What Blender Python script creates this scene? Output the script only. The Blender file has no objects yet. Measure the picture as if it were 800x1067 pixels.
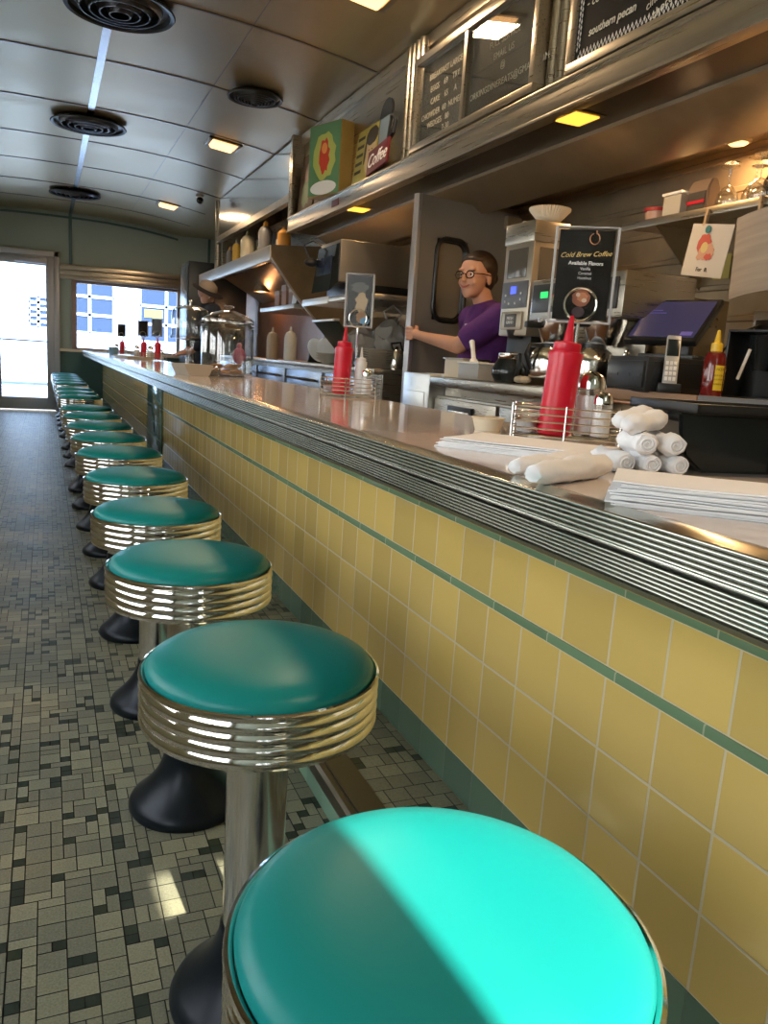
import bpy, bmesh, math, random
from mathutils import Vector, Matrix, noise
PI = math.pi
C = bpy.context.scene.collection
rnd = random.Random(7)

# ------------------------------------------------------------------ helpers
def V(*a): return Vector(a)
def add_box(bm, x0, x1, y0, y1, z0, z1, bev=0.0, mi=0, seg=2):
    t = bmesh.new()
    vs = [t.verts.new(p) for p in ((x0,y0,z0),(x1,y0,z0),(x1,y1,z0),(x0,y1,z0),(x0,y0,z1),(x1,y0,z1),(x1,y1,z1),(x0,y1,z1))]
    for f in ((0,3,2,1),(4,5,6,7),(0,1,5,4),(1,2,6,5),(2,3,7,6),(3,0,4,7)):
        t.faces.new([vs[i] for i in f])
    if bev > 0:
        bmesh.ops.bevel(t, geom=t.edges[:], offset=bev, segments=seg, profile=0.6, affect='EDGES')
    for f in t.faces: f.material_index = mi
    merge(bm, t)
def merge(bm, t, M=None):
    if M is not None: bmesh.ops.transform(t, matrix=M, verts=t.verts[:])
    m = bpy.data.meshes.new('tmp'); t.to_mesh(m); t.free()
    bm.from_mesh(m); bpy.data.meshes.remove(m)
def add_cyl(bm, p0, p1, r0, r1=None, seg=24, mi=0, caps=True):
    r1 = r0 if r1 is None else r1
    p0 = Vector(p0); p1 = Vector(p1); d = p1 - p0; L = d.length
    t = bmesh.new()
    bmesh.ops.create_cone(t, cap_ends=caps, segments=seg, radius1=max(r0,1e-5), radius2=max(r1,1e-5), depth=L)
    for f in t.faces: f.material_index = mi
    q = d.to_track_quat('Z', 'Y').to_matrix().to_4x4()
    merge(bm, t, Matrix.Translation((p0+p1)/2) @ q)
def add_lathe(bm, prof, c=(0,0,0), seg=40, mi=0, M=None):
    t = bmesh.new(); rings = []
    for r, z in prof:
        if r < 1e-6: rings.append([t.verts.new((0,0,z))])
        else: rings.append([t.verts.new((r*math.cos(2*PI*k/seg), r*math.sin(2*PI*k/seg), z)) for k in range(seg)])
    for a, b in zip(rings, rings[1:]):
        for k in range(seg):
            k2 = (k+1) % seg
            if len(a) == 1 and len(b) == 1: continue
            if len(a) == 1: f = t.faces.new((a[0], b[k2], b[k]))
            elif len(b) == 1: f = t.faces.new((a[k], a[k2], b[0]))
            else: f = t.faces.new((a[k], a[k2], b[k2], b[k]))
            f.material_index = mi
    bmesh.ops.recalc_face_normals(t, faces=t.faces[:])
    merge(bm, t, Matrix.Translation(c) @ (M or Matrix()))
def add_tube(bm, pts, r, seg=8, closed=False, mi=0):
    pts = [Vector(p) for p in pts]; n = len(pts); t = bmesh.new(); rings = []
    up = None
    for i, p in enumerate(pts):
        if closed: d = (pts[(i+1) % n] - pts[i-1])
        else: d = pts[min(i+1, n-1)] - pts[max(i-1, 0)]
        d.normalize()
        if up is None:
            up = Vector((0,0,1)) if abs(d.z) < 0.9 else Vector((1,0,0))
        s = d.cross(up).normalized(); up = s.cross(d).normalized()
        rr = r[i] if isinstance(r, (list, tuple)) else r
        rings.append([t.verts.new(p + rr*(math.cos(2*PI*k/seg)*s + math.sin(2*PI*k/seg)*up)) for k in range(seg)])
    m = n if closed else n-1
    for i in range(m):
        a, b = rings[i], rings[(i+1) % n]
        for k in range(seg):
            t.faces.new((a[k], a[(k+1)%seg], b[(k+1)%seg], b[k])).material_index = mi
    if not closed:
        t.faces.new(rings[0][::-1]).material_index = mi; t.faces.new(rings[-1]).material_index = mi
    bmesh.ops.recalc_face_normals(t, faces=t.faces[:])
    merge(bm, t)
def add_prism(bm, poly, axis, a0, a1, mi=0, bev=0):
    """polygon in the two axes left over, extruded along axis (0,1,2) from a0 to a1"""
    t = bmesh.new()
    def mk(p, a):
        q = list(p); q.insert(axis, a); return q
    A = [t.verts.new(mk(p, a0)) for p in poly]; B = [t.verts.new(mk(p, a1)) for p in poly]
    n = len(poly)
    t.faces.new(A); t.faces.new(B[::-1])
    for i in range(n): t.faces.new((A[i], B[i], B[(i+1)%n], A[(i+1)%n]))
    bmesh.ops.recalc_face_normals(t, faces=t.faces[:])
    if bev: bmesh.ops.bevel(t, geom=t.edges[:], offset=bev, segments=2, affect='EDGES')
    for f in t.faces: f.material_index = mi
    merge(bm, t)
def add_sphere(bm, c, r, sc=(1,1,1), u=24, v=16, mi=0, M=None):
    t = bmesh.new(); bmesh.ops.create_uvsphere(t, u_segments=u, v_segments=v, radius=r)
    for f in t.faces: f.material_index = mi
    merge(bm, t, Matrix.Translation(c) @ (M or Matrix()) @ Matrix.Diagonal((*sc, 1)))
def obj(name, bm, mats, parent=None, smooth=35, loc=None, rot=None):
    me = bpy.data.meshes.new(name); bm.to_mesh(me); bm.free()
    if not isinstance(mats, (list, tuple)): mats = [mats]
    for m in mats: me.materials.append(m)
    if smooth:
        me.polygons.foreach_set('use_smooth', [True]*len(me.polygons))
        me.set_sharp_from_angle(angle=math.radians(smooth))
    o = bpy.data.objects.new(name, me); C.objects.link(o)
    if parent is not None: o.parent = parent
    if loc is not None: o.location = loc
    if rot is not None: o.rotation_euler = rot
    return o
def NB(): return bmesh.new()
def tag(o, label, cat, group=None, kind=None):
    o['label'] = label; o['category'] = cat
    if group: o['group'] = group
    if kind: o['kind'] = kind
    return o
def thing(name, label, cat, loc=(0,0,0), rz=0, group=None):
    o = bpy.data.objects.new(name, None); C.objects.link(o); o.empty_display_size = 0.05
    o.location = loc; o.rotation_euler = (0,0,rz)
    return tag(o, label, cat, group)
def struct(name, bm, m, label=None, smooth=35):
    o = obj(name, bm, m, None, smooth); o['kind'] = 'structure'
    if label: o['label'] = label
    return o
def copy_tree(o, parent=None):
    c = o.copy(); C.objects.link(c)
    if parent is not None: c.parent = parent
    for ch in list(o.children): copy_tree(ch, c)
    return c
def text_bm(s, size, shear=0.0, extrude=0.0006, align='CENTER', space=1.0, offset=0.0):
    cu = bpy.data.curves.new('txt', 'FONT'); cu.body = s; cu.size = size; cu.shear = shear
    cu.extrude = extrude; cu.align_x = align; cu.align_y = 'CENTER'; cu.space_character = space; cu.offset = offset
    cu.resolution_u = 3
    to = bpy.data.objects.new('txt', cu); C.objects.link(to)
    bpy.context.view_layer.update()
    dg = bpy.context.evaluated_depsgraph_get()
    me = bpy.data.meshes.new_from_object(to.evaluated_get(dg))
    bm = bmesh.new(); bm.from_mesh(me)
    bpy.data.objects.remove(to); bpy.data.curves.remove(cu); bpy.data.meshes.remove(me)
    return bm
def add_text(bm, s, size, origin, xdir, ydir, mi=0, **k):
    """writing lying in the plane spanned by xdir (reading direction) and ydir (up)"""
    t = text_bm(s, size, **k)
    for f in t.faces: f.material_index = mi
    x = Vector(xdir).normalized(); y = Vector(ydir).normalized(); z = x.cross(y)
    M = Matrix((x, y, z)).transposed().to_4x4(); M.translation = Vector(origin)
    merge(bm, t, M)

# ------------------------------------------------------------------ materials
MATS = {}
def mat(name, col, rough=0.5, metal=0.0, **k):
    if name in MATS: return MATS[name]
    m = bpy.data.materials.new(name); m.use_nodes = True; MATS[name] = m
    b = m.node_tree.nodes['Principled BSDF']
    b.inputs['Base Color'].default_value = (*col, 1); b.inputs['Roughness'].default_value = rough
    b.inputs['Metallic'].default_value = metal
    nt = m.node_tree
    if k.get('coat'): b.inputs['Coat Weight'].default_value = k['coat']; b.inputs['Coat Roughness'].default_value = 0.05
    if k.get('emit'):
        b.inputs['Emission Color'].default_value = (*k.get('ecol', col), 1); b.inputs['Emission Strength'].default_value = k['emit']
    if 'spec' in k: b.inputs['Specular IOR Level'].default_value = k['spec']
    if k.get('alpha'): b.inputs['Alpha'].default_value = k['alpha']
    if k.get('sss'):
        b.inputs['Subsurface Weight'].default_value = k['sss']; b.inputs['Subsurface Radius'].default_value = (.02,.008,.004)
    if k.get('var') or k.get('bump'):
        tc = nt.nodes.new('ShaderNodeTexCoord'); mp = nt.nodes.new('ShaderNodeMapping')
        nt.links.new(tc.outputs['Object'], mp.inputs[0]); mp.inputs['Scale'].default_value = k.get('stretch', (1,1,1))
        nz = nt.nodes.new('ShaderNodeTexNoise'); nz.inputs['Scale'].default_value = k.get('scale', 20); nz.inputs['Detail'].default_value = 4
        nt.links.new(mp.outputs[0], nz.inputs['Vector'])
        if k.get('var'):
            mx = nt.nodes.new('ShaderNodeMix'); mx.data_type = 'RGBA'
            v = k['var']; mx.inputs[6].default_value = (*[c*(1-v) for c in col], 1); mx.inputs[7].default_value = (*[min(1, c*(1+v)) for c in col], 1)
            nt.links.new(nz.outputs['Fac'], mx.inputs[0]); nt.links.new(mx.outputs[2], b.inputs['Base Color'])
        if k.get('rvar'):
            mr = nt.nodes.new('ShaderNodeMapRange'); mr.inputs['To Min'].default_value = rough*(1-k['rvar']); mr.inputs['To Max'].default_value = rough*(1+k['rvar'])
            nt.links.new(nz.outputs['Fac'], mr.inputs['Value']); nt.links.new(mr.outputs[0], b.inputs['Roughness'])
        if k.get('bump'):
            bp = nt.nodes.new('ShaderNodeBump'); bp.inputs['Strength'].default_value = k['bump']; bp.inputs['Distance'].default_value = k.get('dist', .002)
            nt.links.new(nz.outputs['Fac'], bp.inputs['Height']); nt.links.new(bp.outputs[0], b.inputs['Normal'])
    return m
def pane_mat(name, tint=(1,1,1), refl=1.0):
    if name in MATS: return MATS[name]
    m = bpy.data.materials.new(name); m.use_nodes = True; MATS[name] = m
    nt = m.node_tree; nt.nodes.clear(); N = nt.nodes.new
    out = N('ShaderNodeOutputMaterial'); mx = N('ShaderNodeMixShader'); tr = N('ShaderNodeBsdfTransparent'); gl = N('ShaderNodeBsdfGlossy'); ge = N('ShaderNodeNewGeometry'); dt = N('ShaderNodeVectorMath'); ab = N('ShaderNodeMath'); om = N('ShaderNodeMath'); pw = N('ShaderNodeMath'); fr = N('ShaderNodeMath')
    tr.inputs[0].default_value = (*tint, 1); gl.inputs['Roughness'].default_value = 0.02; dt.operation = 'DOT_PRODUCT'; ab.operation = 'ABSOLUTE'; om.operation = 'SUBTRACT'; om.inputs[0].default_value = 1; pw.operation = 'POWER'; pw.inputs[1].default_value = 4.5; fr.operation = 'MULTIPLY_ADD'; fr.inputs[1].default_value = .95; fr.inputs[2].default_value = .04; fr.use_clamp = True
    nt.links.new(ge.outputs['Normal'], dt.inputs[0]); nt.links.new(ge.outputs['Incoming'], dt.inputs[1]); nt.links.new(dt.outputs['Value'], ab.inputs[0]); nt.links.new(ab.outputs[0], om.inputs[1]); nt.links.new(om.outputs[0], pw.inputs[0]); nt.links.new(pw.outputs[0], fr.inputs[0])
    ml = N('ShaderNodeMath'); ml.operation = 'MULTIPLY'; ml.inputs[1].default_value = refl; ml.use_clamp = True
    nt.links.new(fr.outputs[0], ml.inputs[0]); nt.links.new(ml.outputs[0], mx.inputs[0]); nt.links.new(tr.outputs[0], mx.inputs[1]); nt.links.new(gl.outputs[0], mx.inputs[2]); nt.links.new(mx.outputs[0], out.inputs[0])
    return m
def tile_mat(name, col, grout, w, h, u0, v0, axis='YZ', mortar=0.0028, rough=0.12, var=0.12):
    m = bpy.data.materials.new(name); m.use_nodes = True; MATS[name] = m
    nt = m.node_tree; N = nt.nodes.new; b = nt.nodes['Principled BSDF']
    tc = N('ShaderNodeTexCoord'); sp = N('ShaderNodeSeparateXYZ'); nt.links.new(tc.outputs['Object'], sp.inputs[0])
    cb = N('ShaderNodeCombineXYZ')
    for i, (a, o) in enumerate(zip(axis, (u0, v0))):
        s = N('ShaderNodeMath'); s.operation = 'SUBTRACT'; s.inputs[1].default_value = o - 100*(w if i == 0 else h)
        nt.links.new(sp.outputs[a], s.inputs[0]); nt.links.new(s.outputs[0], cb.inputs[i])
    br = N('ShaderNodeTexBrick'); br.offset = 0; br.squash = 1
    br.inputs['Scale'].default_value = 1; br.inputs['Brick Width'].default_value = w; br.inputs['Row Height'].default_value = h
    br.inputs['Mortar Size'].default_value = mortar; br.inputs['Mortar Smooth'].default_value = 0.35; br.inputs['Bias'].default_value = 0
    br.inputs['Color1'].default_value = (*[c*(1-var) for c in col], 1); br.inputs['Color2'].default_value = (*[c*(1+var) for c in col], 1)
    br.inputs['Mortar'].default_value = (*grout, 1)
    nt.links.new(cb.outputs[0], br.inputs['Vector']); nt.links.new(br.outputs['Color'], b.inputs['Base Color'])
    mr = N('ShaderNodeMapRange'); mr.inputs['To Min'].default_value = rough; mr.inputs['To Max'].default_value = 0.7
    nt.links.new(br.outputs['Fac'], mr.inputs['Value']); nt.links.new(mr.outputs[0], b.inputs['Roughness'])
    iv = N('ShaderNodeMath'); iv.operation = 'SUBTRACT'; iv.inputs[0].default_value = 1; nt.links.new(br.outputs['Fac'], iv.inputs[1])
    nz = N('ShaderNodeTexNoise'); nz.inputs['Scale'].default_value = 14; nt.links.new(tc.outputs['Object'], nz.inputs['Vector'])
    ad = N('ShaderNodeMath'); ad.operation = 'MULTIPLY_ADD'; ad.inputs[1].default_value = 0.35
    nt.links.new(nz.outputs['Fac'], ad.inputs[0]); nt.links.new(iv.outputs[0], ad.inputs[2])
    bp = N('ShaderNodeBump'); bp.inputs['Strength'].default_value = 0.6; bp.inputs['Distance'].default_value = 0.0015
    nt.links.new(ad.outputs[0], bp.inputs['Height']); nt.links.new(bp.outputs[0], b.inputs['Normal'])
    b.inputs['Coat Weight'].default_value = 0.3; b.inputs['Coat Roughness'].default_value = 0.05
    return m

YEL = (0.70, 0.49, 0.145); GRN = (0.13, 0.30, 0.20); GROUT = (0.66, 0.56, 0.34)
chrome = mat('chrome', (0.86,0.84,0.80), 0.07, 1.0)
chrome_w = mat('worn_chrome', (0.80,0.78,0.74), 0.16, 1.0, scale=60, rvar=.5, bump=.05)
rib_metal = mat('ribbed_trim_metal', (0.62,0.63,0.56), 0.2, 1.0)
steel = mat('brushed_steel', (0.48,0.44,0.37), 0.30, 1.0, scale=20, stretch=(.4,.4,9), rvar=.35, bump=.02, var=.12)
steel_y = mat('brushed_steel_long', (0.52,0.46,0.37), 0.30, 1.0, scale=26, stretch=(5,.12,5), rvar=.3, bump=.012, var=.12)
steel_dk = mat('smoked_steel', (0.36,0.28,0.18), 0.36, .7, scale=9, rvar=.4, bump=.08, var=.25)
ceil_m = mat('satin_ceiling_metal', (0.46,0.37,0.215), 0.36, .78, scale=3, rvar=.25, var=.12, bump=.05, dist=.01)
batten = mat('ceiling_batten_metal', (0.26,0.22,0.18), 0.3, 0.9)
strip_m = mat('ceiling_strip_metal', (0.50,0.53,0.58), 0.25, 1.0)
vinyl = mat('teal_vinyl', (0.006,0.235,0.215), 0.36, 0, spec=.3, scale=420, bump=.12, dist=.0004)
black_base = mat('black_enamel', (0.006,0.009,0.012), 0.34, 0, spec=.28)
black_p = mat('black_plastic', (0.012,0.013,0.014), 0.35)
black_g = mat('glossy_black_plastic', (0.013,0.018,0.020), 0.16, 0, coat=.15)
grey_p = mat('grey_plastic', (0.16,0.16,0.165), 0.4)
counter_m = mat('counter_laminate', (0.70,0.61,0.54), 0.10, 0, scale=70, var=.07, coat=.2)
wall_paint = mat('grey_green_paint', (0.30,0.36,0.31), 0.5)
wall_dark = mat('teal_green_paint', (0.06,0.13,0.125), 0.35)
white_m = mat('white_paint', (0.78,0.78,0.76), 0.5)
cream = mat('cream_plastic', (0.72,0.63,0.47), 0.45)
paper = mat('white_paper', (0.89,0.89,0.90), 0.85, 0, scale=60, bump=.3, dist=.001)
cloth = mat('white_napkin', (0.87,0.87,0.88), 0.9, 0, scale=35, bump=.6, dist=.004)
red_p = mat('red_squeeze_plastic', (0.62,0.012,0.035), 0.28)
white_p = mat('white_plastic', (0.8,0.8,0.78), 0.35)
glass = pane_mat('clear_glass', (0.97,0.98,0.975), 1.5)
glass_j = pane_mat('jar_glass', (0.95,0.97,0.98), 3.2)
winglass = pane_mat('window_glass', (0.95,0.97,0.98), 1.0)
doorglass = pane_mat('blue_cast_glass', (0.66,0.80,1.0), 1.0)  # cool sky cast for the far floor put into the pane tint
wire = mat('wire_chrome', (0.78,0.75,0.70), 0.18, 1.0)
copper = mat('copper_trim', (0.55,0.30,0.18), 0.3, 1.0)
wood = mat('brown_wood_edge', (0.30,0.17,0.09), 0.4)
wood_l = mat('pale_wood', (0.52,0.36,0.20), 0.6)
alu = mat('grey_aluminium', (0.46,0.47,0.50), 0.35, 0.7)
door_m = mat('grey_door_laminate', (0.21,0.20,0.18), 0.45)
sugar = mat('white_sugar', (0.85,0.85,0.85), 0.7)
blackboard = mat('black_menu_board', (0.010,0.009,0.008), 0.6, spec=.2)
chalk = mat('cream_lettering', (0.72,0.66,0.52), 0.7)

# ------------------------------------------------------------------ camera
cam_d = bpy.data.cameras.new('camera'); cam = bpy.data.objects.new('camera', cam_d); C.objects.link(cam)
r_ = Vector((0.91915,-0.38873,0.06526)); f_ = Vector((0.39410,0.89961,-0.18800))
import mathutils
yaw, pitch, roll = 0.4129, -0.1891, 0.0665
cy, sy, cp, sp = math.cos(yaw), math.sin(yaw), math.cos(pitch), math.sin(pitch)
f_ = Vector((sy*cp, cy*cp, sp)); r0 = Vector((cy,-sy,0)); u0 = r0.cross(f_)
r_ = math.cos(roll)*r0 + math.sin(roll)*u0; u_ = -math.sin(roll)*r0 + math.cos(roll)*u0
M = Matrix((r_, u_, -f_)).transposed().to_4x4(); M.translation = Vector((0,0,1.0607)); cam.matrix_world = M
cam_d.sensor_fit = 'VERTICAL'; cam_d.sensor_height = 36; cam_d.lens = 814.53/1067*36
cam_d.clip_start = 0.02; cam_d.clip_end = 300
bpy.context.scene.camera = cam

# ------------------------------------------------------------------ setting
YN, YE = -1.0, 12.97          # near and far end walls
XL, XW = -1.25, 2.62          # left wall, wall behind the cooks
sub = NB(); add_box(sub, XL-.2, XW+.2, YN-.2, YE+.2, -.12, -.003)
# mosaic floor: real little tiles over a dark grout bed
light_t = [mat('floor_tile_pale_%s' % n, c, 0.48, 0, scale=260, var=.45, bump=.1, dist=.0006) for n, c in
           (('grey', (0.26,0.245,0.155)), ('stone', (0.215,0.205,0.135)), ('sand', (0.30,0.28,0.175)))]
dark_t = [mat('floor_tile_dark_%s' % n, c, 0.42, 0, scale=200, var=.2) for n, c in (('green', (0.030,0.042,0.026)), ('moss', (0.042,0.052,0.026)))]
grout_m = mat('floor_grout', (0.035,0.035,0.03), 0.8)
U = 0.0244
def mosaic(bm, x0, x1, y0, y1, z, seed):
    rr = random.Random(seed); nx = int((x1-x0)/U + .999); ny = int((y1-y0)/U + .999); g = 0.0011
    used = [[False]*ny for _ in range(nx)]
    for j in range(ny):
        for i in range(nx):
            if used[i][j]: continue
            bi, bj = i % 8, j % 8
            def free(w, h):
                if bi+w > 8 or bj+h > 8 or i+w > nx or j+h > ny: return False
                return all(not used[i+a][j+b] for a in range(w) for b in range(h))
            q = rr.random(); opts = []
            if q < .46: opts = [(2,2),(1,2),(2,1)]
            elif q < .61: opts = [(1,2),(2,1)]
            elif q < .77: opts = [(2,1),(1,2)]
            w = h = 1
            for o in opts:
                if free(*o): w, h = o; break
            for a in range(w):
                for b in range(h): used[i+a][j+b] = True
            X0 = x0+i*U+g; X1 = min(x0+(i+w)*U-g, x1); Y0 = y0+j*U+g; Y1 = min(y0+(j+h)*U-g, y1)
            if X1 <= X0 or Y1 <= Y0: continue
            if bi == 0: X0 += .0006
            zz = z + rr.uniform(-.0002,.0002)
            f = bm.faces.new([bm.verts.new(p) for p in ((X0,Y0,zz),(X1,Y0,zz),(X1,Y1,zz),(X0,Y1,zz))])
            f.material_index = 1 + (rr.choice((3,3,4)) if w*h == 1 and rr.random() < .93 else rr.choice((0,1,1,2)))
mosaic(sub, XL, .593, YN, YE, 0.0, 3)
struct('floor', sub, [grout_m]+light_t+dark_t, smooth=0)

# ceiling: shallow metal vault of separate sheets
CP = [(x_, 2.90-(.13*((x_-.36)/1.54)**2.2 if x_ > .36 else .2*((.36-x_)/1.78)**4)) for x_ in (-1.42,-1.22,-1.0,-.75,-.5,-.2,.1,.36,.6,.85,1.1,1.3,1.5,1.7,1.90)]
def cz(x):
    for (a, za), (b, zb) in zip(CP, CP[1:]):
        if a <= x <= b: return za + (zb-za)*(x-a)/(b-a)
    return CP[-1][1]
b = NB()
add_prism(b, CP + [(XW+.2, 2.77), (XW+.2, 3.05), (-1.42, 3.05)], 1, YN-.1, YE+.1)
struct('ceiling', b, ceil_m)
seams = [YN+.3, .3, 1.36, 2.46, 3.62, 4.80, 5.97, 7.14, 8.32, 9.5, 10.67, 11.84]
for i, y in enumerate(seams):
    b = NB()
    for (a, za), (c, zc) in zip(CP[1:], CP[2:]):
        add_prism(b, [(a,za+.001),(c,zc+.001),(c,zc-.006),(a,za-.006)], 1, y-.009, y+.009)
    struct('trim_%d' % (i+1), b, batten)
b = NB(); add_box(b, .335, .385, YN, YE, 2.892, 2.899); struct('trim_20', b, strip_m)
b = NB()
for s in range(len(seams)-1):
    if s % 2 == 0: pass
    add_box(b, 1.098, 1.104, seams[s], seams[s+1], cz(1.1)-.002, cz(1.1)+.004)
struct('trim_21', b, batten)
b = NB(); add_box(b, 1.87, 1.899, YN, 9.58, 2.70, 2.768, .004); struct('trim_22', b, steel_y)

# far end wall with door and window opening
b = NB()
W0, W1 = .38, 1.95
add_box(b, XL-.2, -.80, YE, YE+.12, 0, 2.9)                      # left of door
add_box(b, -.80, .19, YE, YE+.12, 2.33, 2.9)                     # over door
add_box(b, .19, W0, YE, YE+.12, 0, 2.9)
add_box(b, W0, W1, YE, YE+.12, 1.95, 2.9)
add_box(b, W1, XW+.2, YE, YE+.12, 0, 2.9)
struct('wall_far', b, wall_paint)
b = NB(); add_box(b, .19, XW, YE-.012, YE+.12, 0, .905); struct('baseboard_far', b, wall_dark)
b = NB(); add_box(b, .19, XW, YE-.05, YE+.10, .905, .945, .006); struct('trim_23', b, cream)
b = NB(); add_box(b, .20, 2.05, YE-.09, YE, 1.96, 2.02, .008); add_box(b, .20, 2.05, YE-.05, YE, 2.02, 2.10, .004); add_box(b, .20, 2.05, YE-.09, YE, 2.10, 2.17, .008)
struct('trim_24', b, steel_y)
b = NB(); add_box(b, .33, .375, YE-.02, YE, 2.17, 2.9, .003); struct('trim_25', b, wall_dark)
b = NB()
for (a, za), (c, zc) in zip(CP[1:], CP[2:]):
    add_prism(b, [(a,za-.05),(c,zc-.05),(c,zc-.08),(a,za-.08)], 1, YE-.022, YE)
struct('trim_26', b, wall_dark)
b = NB(); add_box(b, 2.36, 2.40, YE-.022, YE, 2.02, 2.78, .003); struct('trim_27', b, wall_dark)
# door
b = NB()
for q in ((-.80,-.72),(.12,.19)): add_box(b, q[0], q[1], YE-.06, YE+.10, 0, 2.33, .006)
add_box(b, -.80, .19, YE-.06, YE+.10, 2.25, 2.33, .006)
add_box(b, -.72, -.61, YE-.03, YE+.03, .02, 2.25, .004); add_box(b, .01, .12, YE-.03, YE+.03, .02, 2.25, .004)
add_box(b, -.61, .01, YE-.03, YE+.03, .02, .20, .004); add_box(b, -.61, .01, YE-.03, YE+.03, 2.12, 2.25, .004)
d = struct('door_1', b, alu)
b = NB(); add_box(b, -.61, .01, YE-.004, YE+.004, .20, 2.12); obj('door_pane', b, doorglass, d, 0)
b = NB(); add_cyl(b, (-.66,YE-.09,1.03), (.06,YE-.09,1.03), .012, seg=12)
for x in (-.66,.06): add_cyl(b, (x,YE-.09,1.03), (x,YE-.03,1.03), .012, seg=12)
obj('push_bar', b, alu, d)
b = NB(); add_box(b, -.40, .03, YE-.10, YE-.03, 2.14, 2.21, .006); obj('door_closer', b, alu, d)
# far window
b = NB()
for x0, x1 in ((W0-.02,W0+.05),(W1-.05,W1+.02)): add_box(b, x0, x1, YE-.05, YE+.08, .945, 1.97, .004)
add_box(b, W0, W1, YE-.02, YE+.06, 1.92, 1.97, .004); add_box(b, W0, W1, YE-.02, YE+.06, .945, .975, .004)
w = struct('window_1', b, mat('window_wood', (0.30,0.22,0.18), .5))
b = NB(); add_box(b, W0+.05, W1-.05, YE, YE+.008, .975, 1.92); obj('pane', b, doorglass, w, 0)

# left wall with booth windows (beyond the left edge of the frame, they light the room)
b = NB()
add_box(b, XL-.14, XL, YN-.2, YE+.1, 0, .82); add_box(b, XL-.14, XL, YN-.2, YE+.1, 2.05, 2.9)
wins = [(-.85+1.95*i, -.85+1.95*i+(1.6 if i < 2 else 1.2)) for i in range(7)]
edge = YN-.2
for a, c in wins:
    add_box(b, XL-.14, XL, edge, a, .82, 2.05); edge = c
    if a > 2.5: add_box(b, XL-.14, XL, a, c, .82, 1.12); add_box(b, XL-.14, XL, a, c, 1.72, 2.05)
add_box(b, XL-.14, XL, edge, YE+.1, .82, 2.05)
struct('wall_left', b, wall_paint)
for i, (a, c) in enumerate(wins):
    b = NB(); z0, z1 = (.82, 2.05) if a < 2.5 else (1.12, 1.72)
    for y0, y1 in ((a, a+.04),((a+c)/2-.02,(a+c)/2+.02),(c-.04,c)): add_box(b, XL-.10, XL-.04, y0, y1, z0, z1)
    add_box(b, XL-.10, XL-.04, a, c, z0, z0+.04); add_box(b, XL-.10, XL-.04, a, c, z1-.04, z1)
    w = struct('window_%d' % (i+2), b, alu)
    b = NB(); add_box(b, XL-.072, XL-.068, a+.04, c-.04, z0+.04, z1-.04); obj('pane', b, winglass, w, 0)
# near end wall, unseen; narrow pane added and shaped to sun the first stool
SX0, SX1 = .407, .66
b = NB()
add_box(b, XL-.2, SX0, YN-.12, YN, 0, 2.9); add_box(b, SX1, XW+.2, YN-.12, YN, 0, 2.9)
add_box(b, SX0, SX1, YN-.12, YN, 0, 1.6); add_box(b, SX0, SX1, YN-.12, YN, 2.33, 2.9)
struct('wall_near', b, wall_paint)
b = NB(); add_box(b, SX0, SX1, YN-.06, YN-.055, 1.6, 2.33); o = struct('window_10', b, winglass, smooth=0)
# wall behind the cooks, ribbed stainless sheet
b = NB()
add_box(b, XW, XW+.15, YN-.1, YE+.1, 0, 2.77)
z = 1.05
while z < 2.55:
    add_prism(b, [(XW+.01,z),(XW-.006,z+.012),(XW-.006,z+.03),(XW+.01,z+.042)], 1, YN, 6.2); z += .13
struct('wall_right', b, steel_dk)
b = NB(); add_box(b, 1.92, XW-.002, 9.60, 9.66, 1.992, 2.765); struct('wall_partition', b, steel)

# ------------------------------------------------------------------ counter
t = thing('lunch_counter', 'long yellow tiled counter front with green tile bands under the lunch counter', 'counter', (0,0,0))
Yc0 = 0.7933
XF = .7963
ty = tile_mat('yellow_tile_lower', YEL, GROUT, .12, .12, Yc0, .6017)
ty2 = tile_mat('yellow_tile_upper', YEL, GROUT, .12, .119, Yc0, .6184)
tg = tile_mat('green_liner_tile', (.17,.27,.15), (.36,.40,.25), .18, .5, .53, 0, mortar=.0018)
tb = tile_mat('green_base_tile', (.12,.20,.13), (.09,.14,.09), .12, .5, Yc0, 0, mortar=.002)
b = NB(); add_box(b, XF+.01, 1.0, YN, YE, .02, .897); obj('counter_body', b, wood, t)
b = NB(); add_box(b, XF, XF+.012, YN, YE, .2417, .6017); obj('tile_field', b, ty, t, 0)
b = NB(); add_box(b, XF, XF+.012, YN, YE, .6184, .737); obj('tile_course', b, ty2, t, 0)
b = NB(); add_box(b, XF-.003, XF+.012, YN, YE, .6017, .6184, .003); obj('liner_strip', b, tg, t)
b = NB(); add_box(b, XF-.003, XF+.012, YN, YE, .737, .757, .003); obj('liner_strip', b, tg, t)
b = NB(); add_box(b, XF, XF+.012, YN, YE, .757, .866); obj('top_course', b, ty2, t, 0)
b = NB(); add_box(b, XF-.002, XF+.012, YN, YE, .16, .2417); obj('base_tiles', b, tb, t, 0)
b = NB(); add_box(b, XF-.012, XF+.012, 6.05, 6.95, .16, .80, .004)
obj('green_pilaster', b, tile_mat('green_pilaster_tile', (.08,.15,.11), (.08,.16,.11), .12, .12, Yc0, .6017), t)
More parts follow.
